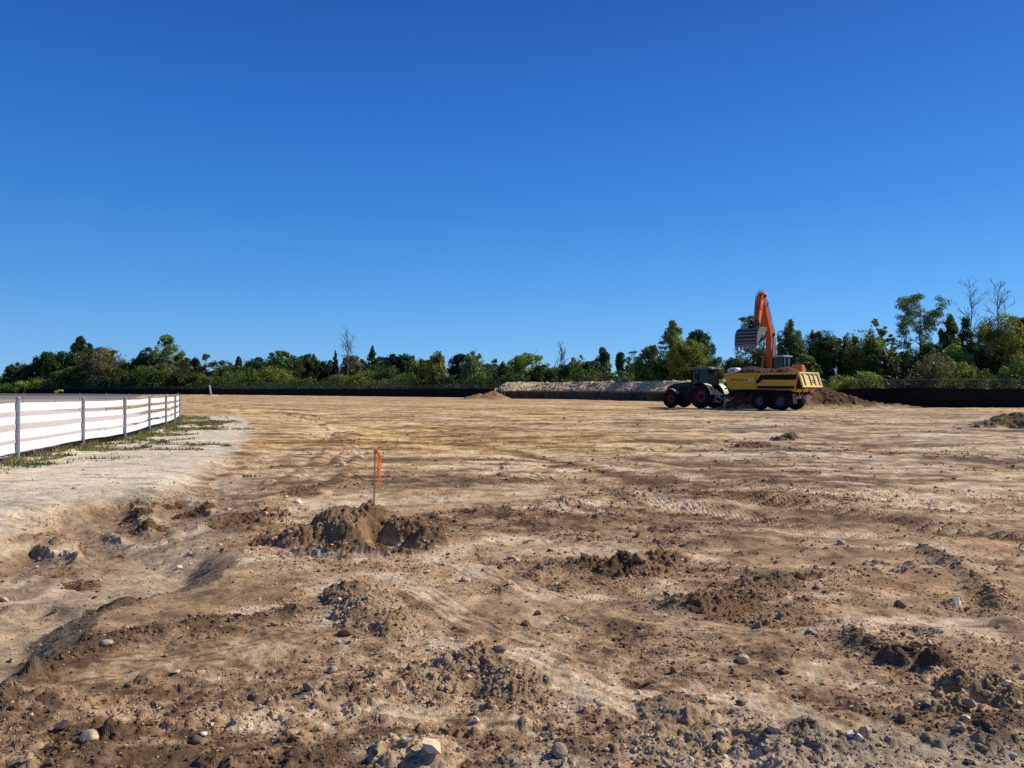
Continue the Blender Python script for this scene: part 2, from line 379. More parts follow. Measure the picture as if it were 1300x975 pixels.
def mat_leaf():
    m, nt, b = nodes('foliage')
    nt.nodes.remove(b)
    a = N(nt, 'ShaderNodeAttribute', attribute_name='Col')
    oi = N(nt, 'ShaderNodeObjectInfo')
    tc = N(nt, 'ShaderNodeTexCoord'); n1 = N(nt, 'ShaderNodeTexNoise', Scale=1.6, Detail=3.0)
    L(nt, tc.outputs['Object'], n1.inputs['Vector'])
    mr = N(nt, 'ShaderNodeMapRange'); mr.inputs[1].default_value = .3; mr.inputs[2].default_value = .7; mr.inputs[3].default_value = .6; mr.inputs[4].default_value = 1.35
    L(nt, n1.outputs['Fac'], mr.inputs[0])
    sc = N(nt, 'ShaderNodeVectorMath', operation='SCALE'); L(nt, a.outputs['Color'], sc.inputs[0]); L(nt, mr.outputs[0], sc.inputs['Scale'])
    d = N(nt, 'ShaderNodeBsdfPrincipled'); d.inputs['Roughness'].default_value = .55; d.inputs['Specular IOR Level'].default_value = .25
    t = N(nt, 'ShaderNodeBsdfTranslucent')
    L(nt, sc.outputs[0], d.inputs['Base Color'])
    s2 = N(nt, 'ShaderNodeVectorMath', operation='MULTIPLY'); s2.inputs[1].default_value = (1.3, 1.5, .5)
    L(nt, sc.outputs[0], s2.inputs[0]); L(nt, s2.outputs[0], t.inputs['Color'])
    mx = N(nt, 'ShaderNodeMixShader'); mx.inputs[0].default_value = .28
    L(nt, d.outputs[0], mx.inputs[1]); L(nt, t.outputs[0], mx.inputs[2])
    L(nt, mx.outputs[0], nt.nodes['Material Output'].inputs[0])
    return m

M = {}
M['ground'] = mat_attr('soil', bump=.8, scale=120, var=.55, dist=.014, scale2=22)
M['heap'] = mat_attr('heaped_soil', bump=.8, scale=70, var=.4, dist=.02, scale2=10)
M['farheap'] = mat_attr('far_heap_soil', bump=.8, scale=6, var=.3, dist=.15, scale2=1.5)
M['stone'] = mat_attr('stone', bump=.3, scale=40, var=.15, rough=.85)
M['leaf'] = mat_leaf()
M['bark'] = mat('bark', (.10, .085, .07), .9, scale=6, var=.4, bump=.4)
M['deadwood'] = mat('dead_wood', (.20, .175, .155), .9, scale=6, var=.3, bump=.3)
M['steel'] = mat('galvanised_steel', (.26, .275, .29), .55, .3, scale=30, var=.15)
M['white'] = mat('white_vinyl', (.84, .84, .83), .45, scale=2.5, var=.05, dirt=.2, dirtcol=(.6, .56, .5))
M['blackcloth'] = mat('black_screen_cloth', (.009, .009, .009), .85, scale=1.2, var=.6, spec=.12, dirt=.12, dirtcol=(.03, .024, .018))
M['orange'] = mat('orange_paint', (.52, .095, .012), .5, scale=3, var=.12, dirt=.16, dirtcol=(.22, .07, .03))
M['orangelight'] = mat('sunlit_orange_and_beacon', (.90, .22, .08), .45, scale=3, var=.1)  # lit copy of the orange for sun-side parts; also the beacon
M['yellow'] = mat('yellow_paint', (.62, .325, .014), .5, scale=3, var=.1, dirt=.14, dirtcol=(.26, .16, .06))
M['yellowlight'] = mat('sunlit_and_pale_yellow', (.95, .74, .27), .4, scale=3, var=.06, dirt=.08, dirtcol=(.5, .38, .2))  # lit copy of the trailer yellow for the tailgate; also the number panel
M['dark'] = mat('dark_machine_steel', (.016, .016, .016), .7, spec=.12, scale=5, var=.4, dirt=.2, dirtcol=(.09, .065, .045))
M['charcoal'] = mat('charcoal_and_rib_shade', (.014, .013, .012), .8, spec=.1, scale=4, var=.3, dirt=.1, dirtcol=(.06, .045, .03))  # dark parts; also the painted rib shadows on the tailgate
M['rubber'] = mat('tyre_rubber', (.013, .013, .013), .9, spec=.12, scale=9, var=.3, dirt=.25, dirtcol=(.06, .047, .035))
M['red'] = mat('red_rim_paint', (.22, .015, .012), .5, scale=5, var=.15, dirt=.1, dirtcol=(.15, .07, .05))
M['rimgrey'] = mat('grey_rim_paint', (.10, .105, .12), .5, scale=5, var=.2)
M['green'] = mat('dark_green_paint', (.013, .040, .012), .5, scale=4, var=.2, spec=.25, dirt=.12, dirtcol=(.06, .05, .03))
M['cream'] = mat('sun_glare_and_lamp_cream', (.72, .68, .42), .4, scale=4, var=.08)  # sun glare on the green rear fenders as colour; also work lamps
M['glass'] = mat('cab_glass', (.012, .02, .02), .1, scale=2, var=.2, spec=.4, bump=0)
M['grey'] = mat('light_grey_metal', (.35, .35, .34), .55, scale=4, var=.15)
M['bucket'] = mat('worn_bucket_steel', (.045, .043, .045), .5, .3, scale=5, var=.3, dirt=.3, dirtcol=(.12, .08, .05))
M['bright'] = mat('polished_wear_steel', (.15, .155, .18), .4, .4, scale=7, var=.2)
M['wood'] = mat('stake_wood', (.88, .47, .20), .85, scale=30, var=.25, bump=.2)
M['flag'] = mat('orange_flagging', (.95, .16, .04), .5, scale=12, var=.1)
def mat_flag():
    m, nt, b = nodes('orange_flagging'); nt.nodes.remove(b)
    d = N(nt, 'ShaderNodeBsdfDiffuse'); t = N(nt, 'ShaderNodeBsdfTranslucent'); n = N(nt, 'ShaderNodeTexNoise', Scale=14.); r = N(nt, 'ShaderNodeValToRGB')
    r.color_ramp.elements[0].color = (1, .24, .05, 1); r.color_ramp.elements[1].color = (1, .36, .11, 1)
    L(nt, n.outputs['Fac'], r.inputs[0]); L(nt, r.outputs[0], d.inputs[0]); L(nt, r.outputs[0], t.inputs[0])
    mx = N(nt, 'ShaderNodeMixShader'); mx.inputs[0].default_value = .45; L(nt, d.outputs[0], mx.inputs[1]); L(nt, t.outputs[0], mx.inputs[2]); L(nt, mx.outputs[0], nt.nodes['Material Output'].inputs[0])
    return m
M['flag'] = mat_flag()
M['lamp'] = mat('red_lens', (.45, .02, .015), .25, scale=8, var=.1)
M['oldsteel'] = mat('weathered_steel', (.11, .11, .105), .7, .2, scale=20, var=.3)
M['plate'] = mat('worn_plate', (.17, .15, .13), .6, scale=5, var=.3)
M['roofgrey'] = mat('pale_metal_roof', (.30, .31, .32), .5, scale=2, var=.1)
M['roofpink'] = mat('pink_roof', (.62, .33, .30), .7, scale=2, var=.12)
M['wall'] = mat('house_wall', (.30, .27, .25), .8, scale=2, var=.12)
M['machineyellow'] = mat('machine_yellow', (.85, .72, .03), .45, scale=3, var=.08)

# ------------------------------------------------------------------ object helpers
def tag(o, label=None, cat=None, group=None, kind=None):
    if label: o['label'] = label
    if cat: o['category'] = cat
    if group: o['group'] = group
    if kind: o['kind'] = kind
    return o

def thing(name, label, cat, loc=(0, 0, 0), rz=0, group=None):
    o = bpy.data.objects.new(name, None); COL.objects.link(o)
    o.empty_display_size = .3
    o.location = loc; o.rotation_euler = (0, 0, rz)
    return tag(o, label, cat, group)

def npmesh(name, V, Fq, m, parent=None, colors=None, smooth=True):
    """numpy verts (n,3), faces (k,3|4)"""
    me = bpy.data.meshes.new(name)
    V = np.ascontiguousarray(V, np.float32); Fq = np.ascontiguousarray(Fq, np.int32)
    k = Fq.shape[1]
    me.vertices.add(len(V)); me.vertices.foreach_set('co', V.ravel())
    me.loops.add(Fq.size); me.loops.foreach_set('vertex_index', Fq.ravel())
    me.polygons.add(len(Fq)); me.polygons.foreach_set('loop_start', np.arange(0, Fq.size, k, dtype=np.int32))
    me.polygons.foreach_set('use_smooth', np.full(len(Fq), smooth))
    if colors is not None:
        a = me.color_attributes.new('Col', 'FLOAT_COLOR', 'POINT')
        c = np.ones((len(V), 4), np.float32); c[:, :3] = colors; a.data.foreach_set('color', c.ravel())
    me.update(calc_edges=True); me.materials.append(m)
    o = bpy.data.objects.new(name, me); COL.objects.link(o)
    if parent: o.parent = parent
    return o

class MB:
    def __init__(s): s.v = []; s.f = []
    def add(s, vs, fs):
        b = len(s.v); s.v += [tuple(p) for p in vs]; s.f += [tuple(i + b for i in f) for f in fs]; return s
    def box(s, c, d, ry=0, rx=0, rz=0, top=1.0):
        mt = Matrix.Rotation(rz, 3, 'Z') @ Matrix.Rotation(ry, 3, 'Y') @ Matrix.Rotation(rx, 3, 'X')
        vs = []
        for z in (-1, 1):
            for x, y in ((-1, -1), (1, -1), (1, 1), (-1, 1)):
                k = top if z > 0 else 1
                vs.append(mt @ Vector((x * d[0] / 2 * k, y * d[1] / 2 * k, z * d[2] / 2)) + Vector(c))
        return s.add(vs, [(3, 2, 1, 0), (4, 5, 6, 7), (0, 1, 5, 4), (1, 2, 6, 5), (2, 3, 7, 6), (3, 0, 4, 7)])
    def prism(s, poly, y0, y1):      # poly in (x,z), extruded along y
        n = len(poly)
        area = sum(poly[i][0] * poly[(i + 1) % n][1] - poly[(i + 1) % n][0] * poly[i][1] for i in range(n))
        if area < 0: poly = poly[::-1]
        vs = [(x, y0, z) for x, z in poly] + [(x, y1, z) for x, z in poly]
        fs = [tuple(range(n)), tuple(range(2 * n - 1, n - 1, -1))]
        for i in range(n):
            j = (i + 1) % n; fs.append((i, i + n, j + n, j))
        return s.add(vs, fs)
    def tube(s, pts, r, n=8, cap=True):
        pts = [Vector(p) for p in pts]; rs = r if isinstance(r, (list, tuple)) else [r] * len(pts)
        b = []; fs = []
        for i, p in enumerate(pts):
            t = (pts[min(i + 1, len(pts) - 1)] - pts[max(i - 1, 0)])
            t = t.normalized() if t.length > 0 else Vector((0, 0, 1))
            a = Vector((0, 0, 1)) if abs(t.z) < .9 else Vector((1, 0, 0))
            u = t.cross(a).normalized(); w = t.cross(u)
            for k in range(n):
                an = 2 * math.pi * k / n; b.append(p + (u * math.cos(an) + w * math.sin(an)) * rs[i])
        for i in range(len(pts) - 1):
            for k in range(n):
                fs.append((i * n + k, i * n + (k + 1) % n, (i + 1) * n + (k + 1) % n, (i + 1) * n + k))
        if cap: fs += [tuple(range(n))[::-1], tuple(range((len(pts) - 1) * n, len(pts) * n))]
        return s.add(b, fs)
    def lathe(s, prof, c=(0, 0, 0), n=40):   # profile (y, r), axis along y
        vs = []; fs = []
        for y, r in prof:
            for k in range(n):
                a = 2 * math.pi * k / n; vs.append((c[0] + r * math.cos(a), c[1] + y, c[2] + r * math.sin(a)))
        for i in range(len(prof) - 1):
            for k in range(n):
                fs.append((i * n + k, i * n + (k + 1) % n, (i + 1) * n + (k + 1) % n, (i + 1) * n + k))
        return s.add(vs, fs)
    def build(s, name, m, parent=None, smooth=False, bevel=0.0):
        me = bpy.data.meshes.new(name); me.from_pydata(s.v, [], s.f); me.update(); me.materials.append(m)
        import bmesh
        bm = bmesh.new(); bm.from_mesh(me); bmesh.ops.recalc_face_normals(bm, faces=bm.faces); bm.to_mesh(me); bm.free()
        if smooth:
            for p in me.polygons: p.use_smooth = True
        o = bpy.data.objects.new(name, me); COL.objects.link(o)
        if parent: o.parent = parent
        if bevel:
            bv = o.modifiers.new('bevel', 'BEVEL'); bv.width = bevel; bv.segments = 2; bv.limit_method = 'ANGLE'
        if smooth and not bevel:
            pass
        return o

# ------------------------------------------------------------------ GROUND
def build_ground():
    fine = np.radians(np.linspace(-46, 46, 940))
    coarse = np.radians(np.linspace(46, 314, 70))[1:-1]
    th = np.concatenate([fine, coarse])            # closed ring
    rad = [.15, .5, .9, 1.3, 1.7]; r = 2.0
    while r < 170:
        rad.append(r); r += min(.0058 * r, .9)
    while r < 4200:
        rad.append(r); r *= 1.035
    rad = np.array(rad); nr, nt_ = len(rad), len(th)
    dr = np.gradient(rad)
    RR, TT = np.meshgrid(rad, th, indexing='ij'); DR = np.repeat(dr[:, None], nt_, 1)
    x = (RR * np.sin(TT)).ravel(); y = (RR * np.cos(TT)).ravel()
    dth = np.concatenate([np.full(len(fine), fine[1] - fine[0]), np.full(len(coarse), coarse[1] - coarse[0])])
    res = np.maximum(DR * .6, RR * dth[None, :]).ravel()
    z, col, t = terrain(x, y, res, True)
    far = sstep(90, 170, np.hypot(x, y)); z = z * (1 - far)
    i = np.arange(nr - 1)[:, None] * nt_; j = np.arange(nt_)[None, :]; j2 = (j + 1) % nt_
    Fq = np.stack([i + j, i + nt_ + j, i + nt_ + j2, i + j2], -1).reshape(-1, 4)
    Fq = Fq[:, ::-1]
    V = np.stack([x, y, z], 1)
    cap = len(V); 
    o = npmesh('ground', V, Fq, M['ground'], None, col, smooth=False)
    return tag(o, kind='structure')
build_ground()

# ------------------------------------------------------------------ stones and clods
def ico(sub):
    import bmesh
    bm = bmesh.new(); bmesh.ops.create_icosphere(bm, subdivisions=sub, radius=1)
    v = np.array([p.co[:] for p in bm.verts]); f = np.array([[q.index for q in p.verts] for p in bm.faces]); bm.free()
    return v, f
I1, I1F = ico(1); I2, I2F = ico(2); I3, I3F = ico(3)

def rnd_rot(n):
    q = rng.normal(size=(n, 4)); q /= np.linalg.norm(q, axis=1)[:, None]
    w, x, y, z = q.T
    return np.stack([1 - 2 * (y * y + z * z), 2 * (x * y - z * w), 2 * (x * z + y * w), 2 * (x * y + z * w), 1 - 2 * (x * x + z * z), 2 * (y * z - x * w),
                     2 * (x * z - y * w), 2 * (y * z + x * w), 1 - 2 * (x * x + y * y)], 1).reshape(n, 3, 3)

def stone_batch(px, py, pz, s, base, faces, cols, sink=.25):
    n = len(px); k = len(base)
    jit = 1 + .28 * rng.normal(size=(n, k, 1)).clip(-1.6, 1.6)
    sc = rng.uniform(.6, 1.25, (n, 1, 3))
    P = base[None] * jit * sc
    P = np.einsum('nij,nkj->nki', rnd_rot(n), P) * s[:, None, None]
    P[:, :, 2] *= .75
    P[:, :, 0] += px[:, None]; P[:, :, 1] += py[:, None]; P[:, :, 2] += (pz + s * (.55 - sink))[:, None]
    Fq = faces[None] + (np.arange(n) * k)[:, None, None]
    C = np.repeat(cols[:, None], k, 1)
    return P.reshape(-1, 3), Fq.reshape(-1, 3), C.reshape(-1, 3)

HEAPS = []      # (cx, cy, rx, ry, h) filled below, used to gather clods
def scatter():
    Vs, Fs, Cs = [], [], []; off = 0
    classes = [(.004, .009, 7.5, 1500), (.008, .017, 14, 260), (.016, .030, 26, 15), (.030, .052, 48, .9), (.055, .09, 66, .09)]
    for a, b, dm, dens in classes:
        area = (dm * dm - 2.2 ** 2) * R(40); n = int(area * dens)
        r = np.sqrt(rng.uniform(2.2 ** 2, dm * dm, n)); th = rng.uniform(-R(40), R(40), n)
        x = r * np.sin(th); y = r * np.cos(th)
        wx = x + 1.2 * perlin(x / 6, y / 6, 91); wy = y + 1.2 * perlin(x / 6, y / 6, 92)
        pm = sstep(-.25, .45, fbm(wx, wy, 2.6, 3, 31)) * .6 + sstep(.0, .45, fbm(x, y, .7, 3, 501)) * .9
        tx = np.interp(y, TERR_Y, TERR_X)
        pm = pm * np.where(x < tx, .10, 1) + .05
        for pts, h, w, dk in RIDW:
            dd, _ = seg_dist(x, y, pts); pm = pm + 1.6 * np.exp(-(dd / (1.5 * w)) ** 2)
        for hx, hy, rx, ry, h in HEAPS:
            q = ((x - hx) / (rx * 1.25)) ** 2 + ((y - hy) / (ry * 1.25)) ** 2; pm = pm + 1.3 * np.exp(-q * .8)
        ins = inside(x, y, BPOLY); pm = np.where(ins, np.minimum(pm + .15, .42), pm)
        for (cx, cy), LL, w, an, br in SMW:
            u = (x - cx) * math.cos(an) + (y - cy) * math.sin(an); v = -(x - cx) * math.sin(an) + (y - cy) * math.cos(an)
            pm = np.where((abs(u) < LL / 2) & (abs(v) < w / 2), pm * .15, pm)
        keep = rng.uniform(size=n) < pm * .62
        keep &= fence_side(x, y) > .2
        x, y = x[keep], y[keep]; n = len(x)
        s = a * (b / a) ** (rng.uniform(size=n) ** 1.7)
        z = heap_z(x, y)
        kind = rng.uniform(size=n)
        _, gcol, _ = terrain(x, y, None, True)
        cols = gcol * rng.uniform(.65, 1.35, (n, 1))
        cols = np.where((kind < .07)[:, None], np.array([.50, .39, .26]) * rng.uniform(.7, 1.3, (n, 1)), cols)
        cols = np.where((kind > .93)[:, None], np.array([.13, .09, .06]) * rng.uniform(.7, 1.3, (n, 1)), cols)
        base, fc = (I2, I2F) if a > .01 and dm < 30 else (I1, I1F)
        V, Fq, C = stone_batch(x, y, z, s, base, fc, cols)
        Vs.append(V); Fs.append(Fq + off); Cs.append(C); off += len(V)
    o = npmesh('loose_gravel', np.concatenate(Vs), np.concatenate(Fs), M['stone'], None, np.concatenate(Cs), smooth=False)
    tag(o, 'loose brown clods and small stones strewn over the bare dirt', 'gravel', kind='stuff')

# heaps: grids that rise out of the ground --------------------------------
HSPEC = []
def heap_prof(i, x, y):
    s = HSPEC[i]; q = 0
    h = np.zeros(x.shape)
    for (cx, cy, rx, ry, hh, pw) in s['lumps']:
        xx = x + s['wob'] * perlin(x / s['cl'] / 2.2, y / s['cl'] / 2.2, 601 + i); yy = y + s['wob'] * perlin(x / s['cl'] / 2.2, y / s['cl'] / 2.2, 651 + i)
        d = np.sqrt(((xx - cx) / rx) ** 2 + ((yy - cy) / ry) ** 2)
        h = h + 0 if hh < 0 else np.maximum(h, hh * np.clip(1 - d ** pw, 0, 1))
    for (cx, cy, rx, ry, hh, pw) in s['lumps']:
        if hh < 0:
            d = np.sqrt(((x - cx) / rx) ** 2 + ((y - cy) / ry) ** 2); h = h + hh * np.exp(-d ** 4)
    body = sstep(0, .25, h / s['hmax'])
    c = s['cl']
    k = clods(x, y, c, 701 + i, .75) * c * .55 + clods(x, y, c * .45, 711 + i, .7) * c * .3 + clods(x, y, c * .2, 721 + i, .7) * c * .14
    h2 = h + body * (k * s['rough'] + .18 * s['hmax'] * fbm(x, y, c * 1.6, 4, 731 + i, .6))
    return h2, body
def heap_z(x, y):
    z = terrain(x, y)
    for i, s in enumerate(HSPEC):
        x0, x1, y0, y1 = s['box']
        m = (x > x0) & (x < x1) & (y > y0) & (y < y1)
        if m.any():
            hh, body = heap_prof(i, x[m], y[m]); z[m] = np.where(hh > .012, z[m] + hh - .012, z[m])
    return z
def heap(name, label, cat, lumps, col, cl=.12, rough=1., res=.012, wob=None, top=None, mt='heap', group=None, flat=False, pale=.12):
    """lumps: (x, y, rx, ry, h, power) in metres"""
    x0 = min(l[0] - l[2] for l in lumps); x1 = max(l[0] + l[2] for l in lumps); y0 = min(l[1] - l[3] for l in lumps); y1 = max(l[1] + l[3] for l in lumps)
    mg = .15 * max(x1 - x0, y1 - y0); hmax = max(l[4] for l in lumps)
    HSPEC.append(dict(lumps=lumps, cl=cl, rough=rough, wob=wob if wob is not None else cl * .5, hmax=hmax, box=(x0 - mg, x1 + mg, y0 - mg, y1 + mg)))
    i = len(HSPEC) - 1
    gx = np.arange(x0 - mg, x1 + mg, res); gy = np.arange(y0 - mg, y1 + mg, res)
    X, Y = np.meshgrid(gx, gy, indexing='ij'); xs, ys = X.ravel(), Y.ravel()
    h, body = heap_prof(i, xs, ys)
    base, gcol, _ = terrain(xs, ys, None, True)
    if flat: base = base * 0
    z = base + h - .012 - .03 * (h <= .001)
    n3 = fbm(xs, ys, cl * 1.5, 4, 741 + i, .6)[:, None]; n4 = fbm(xs, ys, cl * 7, 3, 751 + i)[:, None]
    c = np.array(col) * np.array([1.2, 1.0, .74]) * (1 + .5 * n3 + .3 * n4)
    if top is not None:
        k = np.clip(.5 * n3 + .9 * n4 + .25, 0, 1); c = c * (1 - k) + np.array(top) * np.array([1.18, 1.0, .74]) * k
    c = c * (1 - pale * 0)
    b = sstep(.02, .30, h / hmax)[:, None]
    c = gcol * (1 - b) + b * c
    nx, ny = len(gx), len(gy)
    I = (np.arange(nx - 1)[:, None] * ny + np.arange(ny - 1)[None, :])
    Fq = np.stack([I, I + ny, I + ny + 1, I + 1], -1).reshape(-1, 4)
    hq = h[Fq].max(1); Fq = Fq[hq > 0.0005]
    used = np.unique(Fq); mp = np.zeros(len(xs), np.int64); mp[used] = np.arange(len(used))
    V = np.stack([xs, ys, z], 1)[used]
    o = npmesh(name, V, mp[Fq], M[mt], None, np.clip(c, .01, .9)[used])
    tag(o, label, cat, group)
    HEAPS.append(((x0 + x1) / 2, (y0 + y1) / 2, (x1 - x0) / 2, (y1 - y0) / 2, hmax))
    return o

def P(px, py, rw, rd, h, pw=2.): # lump from a pixel
    x, y = at(px, py); return (x, y, rw, rd, h, pw)
dk = (.155, .108, .07)
heap('soil_mound', 'lumpy grey-brown dirt mound with a dark hollow, at the foot of the orange-flagged stake', 'mound', [
    P(437, 686, .50, .42, .37, 2.4), P(468, 672, .40, .34, .27, 2.4), P(512, 683, .45, .34, .25, 2.2), P(545, 690, .26, .30, .22, 2.6), P(388, 690, .42, .28, .19, 2),
    P(352, 690, .28, .2, .12, 2), P(455, 704, .85, .2, .13, 2), P(540, 701, .25, .2, .09, 2), P(484, 689, .16, .13, -.22, 2)],
    dk, cl=.10, rough=1.0, res=.009, top=(.27, .205, .14))
heap('clod_heap', 'low heap of broken grey clods just in front of the soil mound', 'heap', [
    P(470, 775, .28, .50, .13, 2), P(440, 752, .22, .3, .10, 2), P(500, 790, .22, .35, .08, 2)], (.30, .235, .165), cl=.085, rough=1.5, res=.008, top=(.42, .34, .25))
heap('clod_heap', 'wide low heap of loose grey clods in the middle of the foreground', 'heap', [
    P(600, 845, .28, .30, .09, 2), P(650, 865, .24, .3, .08, 2), P(560, 860, .3, .25, .05, 2)], (.29, .225, .155), cl=.06, rough=1.5, res=.006, top=(.42, .36, .275))
heap('sand_heap', 'smooth pale sand heap with a dark pit on its left at the bottom edge', 'heap', [
    P(545, 960, .17, .22, .085, 2), P(500, 958, .13, .20, .07, 2.), P(497, 962, .05, .05, -.06, 2)], (.44, .37, .275), cl=.03, rough=.7, res=.005)
heap('sand_heap', 'pale grey sand heap studded with small clods, bottom centre right', 'heap', [
    P(860, 905, .22, .20, .07, 2), P(905, 940, .28, .20, .07, 2), P(850, 945, .2, .2, .05, 2)], (.38, .31, .225), cl=.045, rough=1.1, res=.0055, top=(.46, .39, .29))
heap('rubble_heap', 'small heap of angular brown rubble at the lower right', 'heap', [
    P(1235, 880, .22, .16, .10, 2), P(1195, 898, .16, .10, .05, 2), P(1280, 890, .2, .15, .07, 2)], (.25, .185, .12), cl=.075, rough=1.8, res=.006, top=(.38, .30, .2))
heap('soil_clump', 'dark crumbly clump of soil above the rubble heap at right', 'clump', [
    P(1187, 848, .10, .09, .085, 2.4), P(1150, 835, .13, .08, .04, 2)], (.12, .085, .055), cl=.05, rough=1.6, res=.005)
heap('clod_row', 'row of dark clods right of the soil mound', 'clods', [
    P(800, 722, .42, .22, .075, 2), P(745, 715, .25, .18, .05, 2), P(850, 712, .25, .2, .06, 2)], (.17, .115, .07), cl=.10, rough=1.7, res=.01, top=(.30, .22, .145))
heap('clod_row', 'scatter of brown clods near the right side of the near field', 'clods', [
    P(905, 768, .35, .28, .06, 2), P(955, 755, .3, .2, .05, 2), P(985, 790, .25, .2, .04, 2)], (.20, .14, .09), cl=.08, rough=1.7, res=.009, top=(.33, .25, .17))
heap('clod_row', 'clods along the rim at the near end of the sandy terrace', 'clods', [
    P(192, 666, .25, .25, .055, 2), P(174, 655, .20, .3, .06, 2)], (.12, .08, .05), cl=.07, rough=1.6, res=.01)
heap('clod_row', 'dark clods on the second cusp of the scalloped bank', 'clods', [
    P(245, 650, .32, .25, .06, 2), P(222, 642, .15, .15, .05, 2)], (.11, .075, .048), cl=.08, rough=1.6, res=.012)
heap('clod_row', 'dark clods at the tip of the nearest sand spur, far left', 'clods', [
    P(78, 714, .25, .15, .028, 2), P(105, 722, .22, .14, .028, 2)], (.14, .095, .062), cl=.06, rough=1.5, res=.009, top=(.4, .31, .22))
heap('clod_row', 'dark clods in the middle of the shallow basin mouth', 'clods', [
    P(312, 662, .42, .25, .075, 2), P(284, 668, .25, .16, .06, 2), P(345, 655, .3, .3, .06, 2)], (.17, .12, .08), cl=.11, rough=1.5, res=.012, top=(.3, .23, .16))
heap('dirt_pile', 'low dark dirt pile at the right edge of the field', 'pile', [
    (22.2, 33.4, 1.9, 1.6, .62, 1.8), (24.5, 34, 2.5, 1.8, .55, 1.8), (20.6, 33.2, 1.2, .9, .25, 2)], (.14, .10, .068), cl=.35, rough=1., res=.04, top=(.2, .15, .1))
heap('soil_clump', 'small dark soil clump alone in the far right field', 'clump', [
    P(1003, 558, .42, .4, .22, 2), P(988, 559, .3, .3, .1, 2)], (.13, .095, .065), cl=.2, rough=1.1, res=.02)
heap('soil_clump', 'low dark clods ahead of the lone soil clump', 'clump', [
    P(960, 566, .7, .35, .10, 2), P(950, 569, .6, .4, .08, 2)], (.14, .10, .07), cl=.2, rough=1.1, res=.025)

# far spoil piles -------------------------------------------------------
EXC = (22.6, 67.0)
heap('spoil_pile', 'long dark brown spoil pile behind the dump trailer', 'pile', [
    (23.0, 67.8, 5.6, 4.6, 1.9, 1.15), (27.0, 68.0, 5.6, 3.6, 1.85, 1.15), (30.0, 68.0, 4.6, 2.6, .75, 1.2), (33, 67.6, 3.5, 1.6, .3, 1.5)],
    (.105, .068, .045), cl=.55, rough=.8, res=.09, wob=.25, top=(.155, .10, .065), mt='farheap', flat=True)
heap('spoil_pile', 'smooth brown dirt pile at the left end of the rubble stockpile', 'pile', [
    (-3.4, 130, 3.4, 3.2, 1.35, 1.1), (-5.4, 130, 3.4, 3, .8, 1.3)], (.30, .205, .135), cl=.8, rough=.5, res=.16, wob=.3, mt='farheap', flat=True)

def stockpile():
    pts = [(-3.0, 131), (3, 131), (9, 127), (15, 115), (20.5, 104), (25, 96)]
    seg = [0]
    for a, b in zip(pts, pts[1:]): seg.append(seg[-1] + math.hypot(b[0] - a[0], b[1] - a[1]))
    s = np.arange(0, seg[-1], .10); px = np.interp(s, seg, [p[0] for p in pts]); py = np.interp(s, seg, [p[1] for p in pts])
    tx = np.gradient(px); ty = np.gradient(py); l = np.hypot(tx, ty); nx, ny = ty / l, -tx / l     # towards viewer
    flip = np.where(ny > 0, -1, 1); nx *= flip; ny *= flip
    prof = [(0.0, -.2), (.05, .0), (.12, .35), (.2, .75), (.25, 1.1), (.32, 1.38), (.5, 1.50)] + [(.5 + .22 * k, 1.5 + .135 * k) for k in range(1, 10)] + [(2.9, 2.75), (3.4, 2.72), (4.2, 2.5), (6, 1.4), (8, 0), (8.3, -.3)]
    pr = np.array(prof); V = []; C = []
    S = np.repeat(s[:, None], len(pr), 1); T = np.repeat(pr[None, :, 0], len(s), 0)
    endf = sstep(0, 2.2, s)[:, None]
    hz = pr[None, :, 1] * (.62 + .38 * endf) * (1 + .05 * fbm(s, s * 0, 6, 2, 900)[:, None])
    face = (pr[:, 1] < 1.45)[None, :] & (pr[:, 0] < 1)[None, :]
    off = .55 * fbm(S, hz * 1.0, 1.3, 3, 905, .6) + .18 * fbm(S, hz, .35, 2, 908)
    off = np.where(pr[None, :, 0] < .45, off, off * .6)
    up = np.where(face, 0, .5 * (clods(S, T + 50, .9, 911, .8) + .6 * clods(S, T + 90, .45, 915, .8)) + .12 * fbm(S, T, .8, 3, 917))
    X = px[:, None] - nx[:, None] * (T + off); Y = py[:, None] - ny[:, None] * (T + off); Z = hz + up
    n = fbm(S, T * 1.2 + hz, .9, 4, 921, .7); n2 = fbm(S, T, .28, 2, 923)
    k = np.clip(.5 + .9 * n + .4 * n2, 0, 1)[..., None]
    top = np.array([.33, .225, .125]) * (1 - k) + np.array([.84, .64, .38]) * k
    lo = np.array([.11, .078, .052]) * (.7 + .6 * k)
    fm = sstep(1.5, 1.2, hz)[..., None]
    Cc = top * (1 - fm) + lo * fm  # sunlit top and shaded front put into the colour
    bandk = (np.exp(-((hz - .1) / .15) ** 2))[..., None] * np.clip(n[..., None] * 2, 0, 1); Cc = Cc * (1 - bandk) + bandk * np.array([.5, .4, .3])
    a, b = S.shape; I = np.arange(a - 1)[:, None] * b + np.arange(b - 1)[None, :]
    Fq = np.stack([I, I + 1, I + b + 1, I + b], -1).reshape(-1, 4)
    o = npmesh('rubble_stockpile', np.stack([X.ravel(), Y.ravel(), Z.ravel()], 1), Fq, M['farheap'], None, Cc.reshape(-1, 3), smooth=False)
    tag(o, 'long pale rubble stockpile with a dark vertical cut face, left of the tractor', 'stockpile')
stockpile()
scatter()

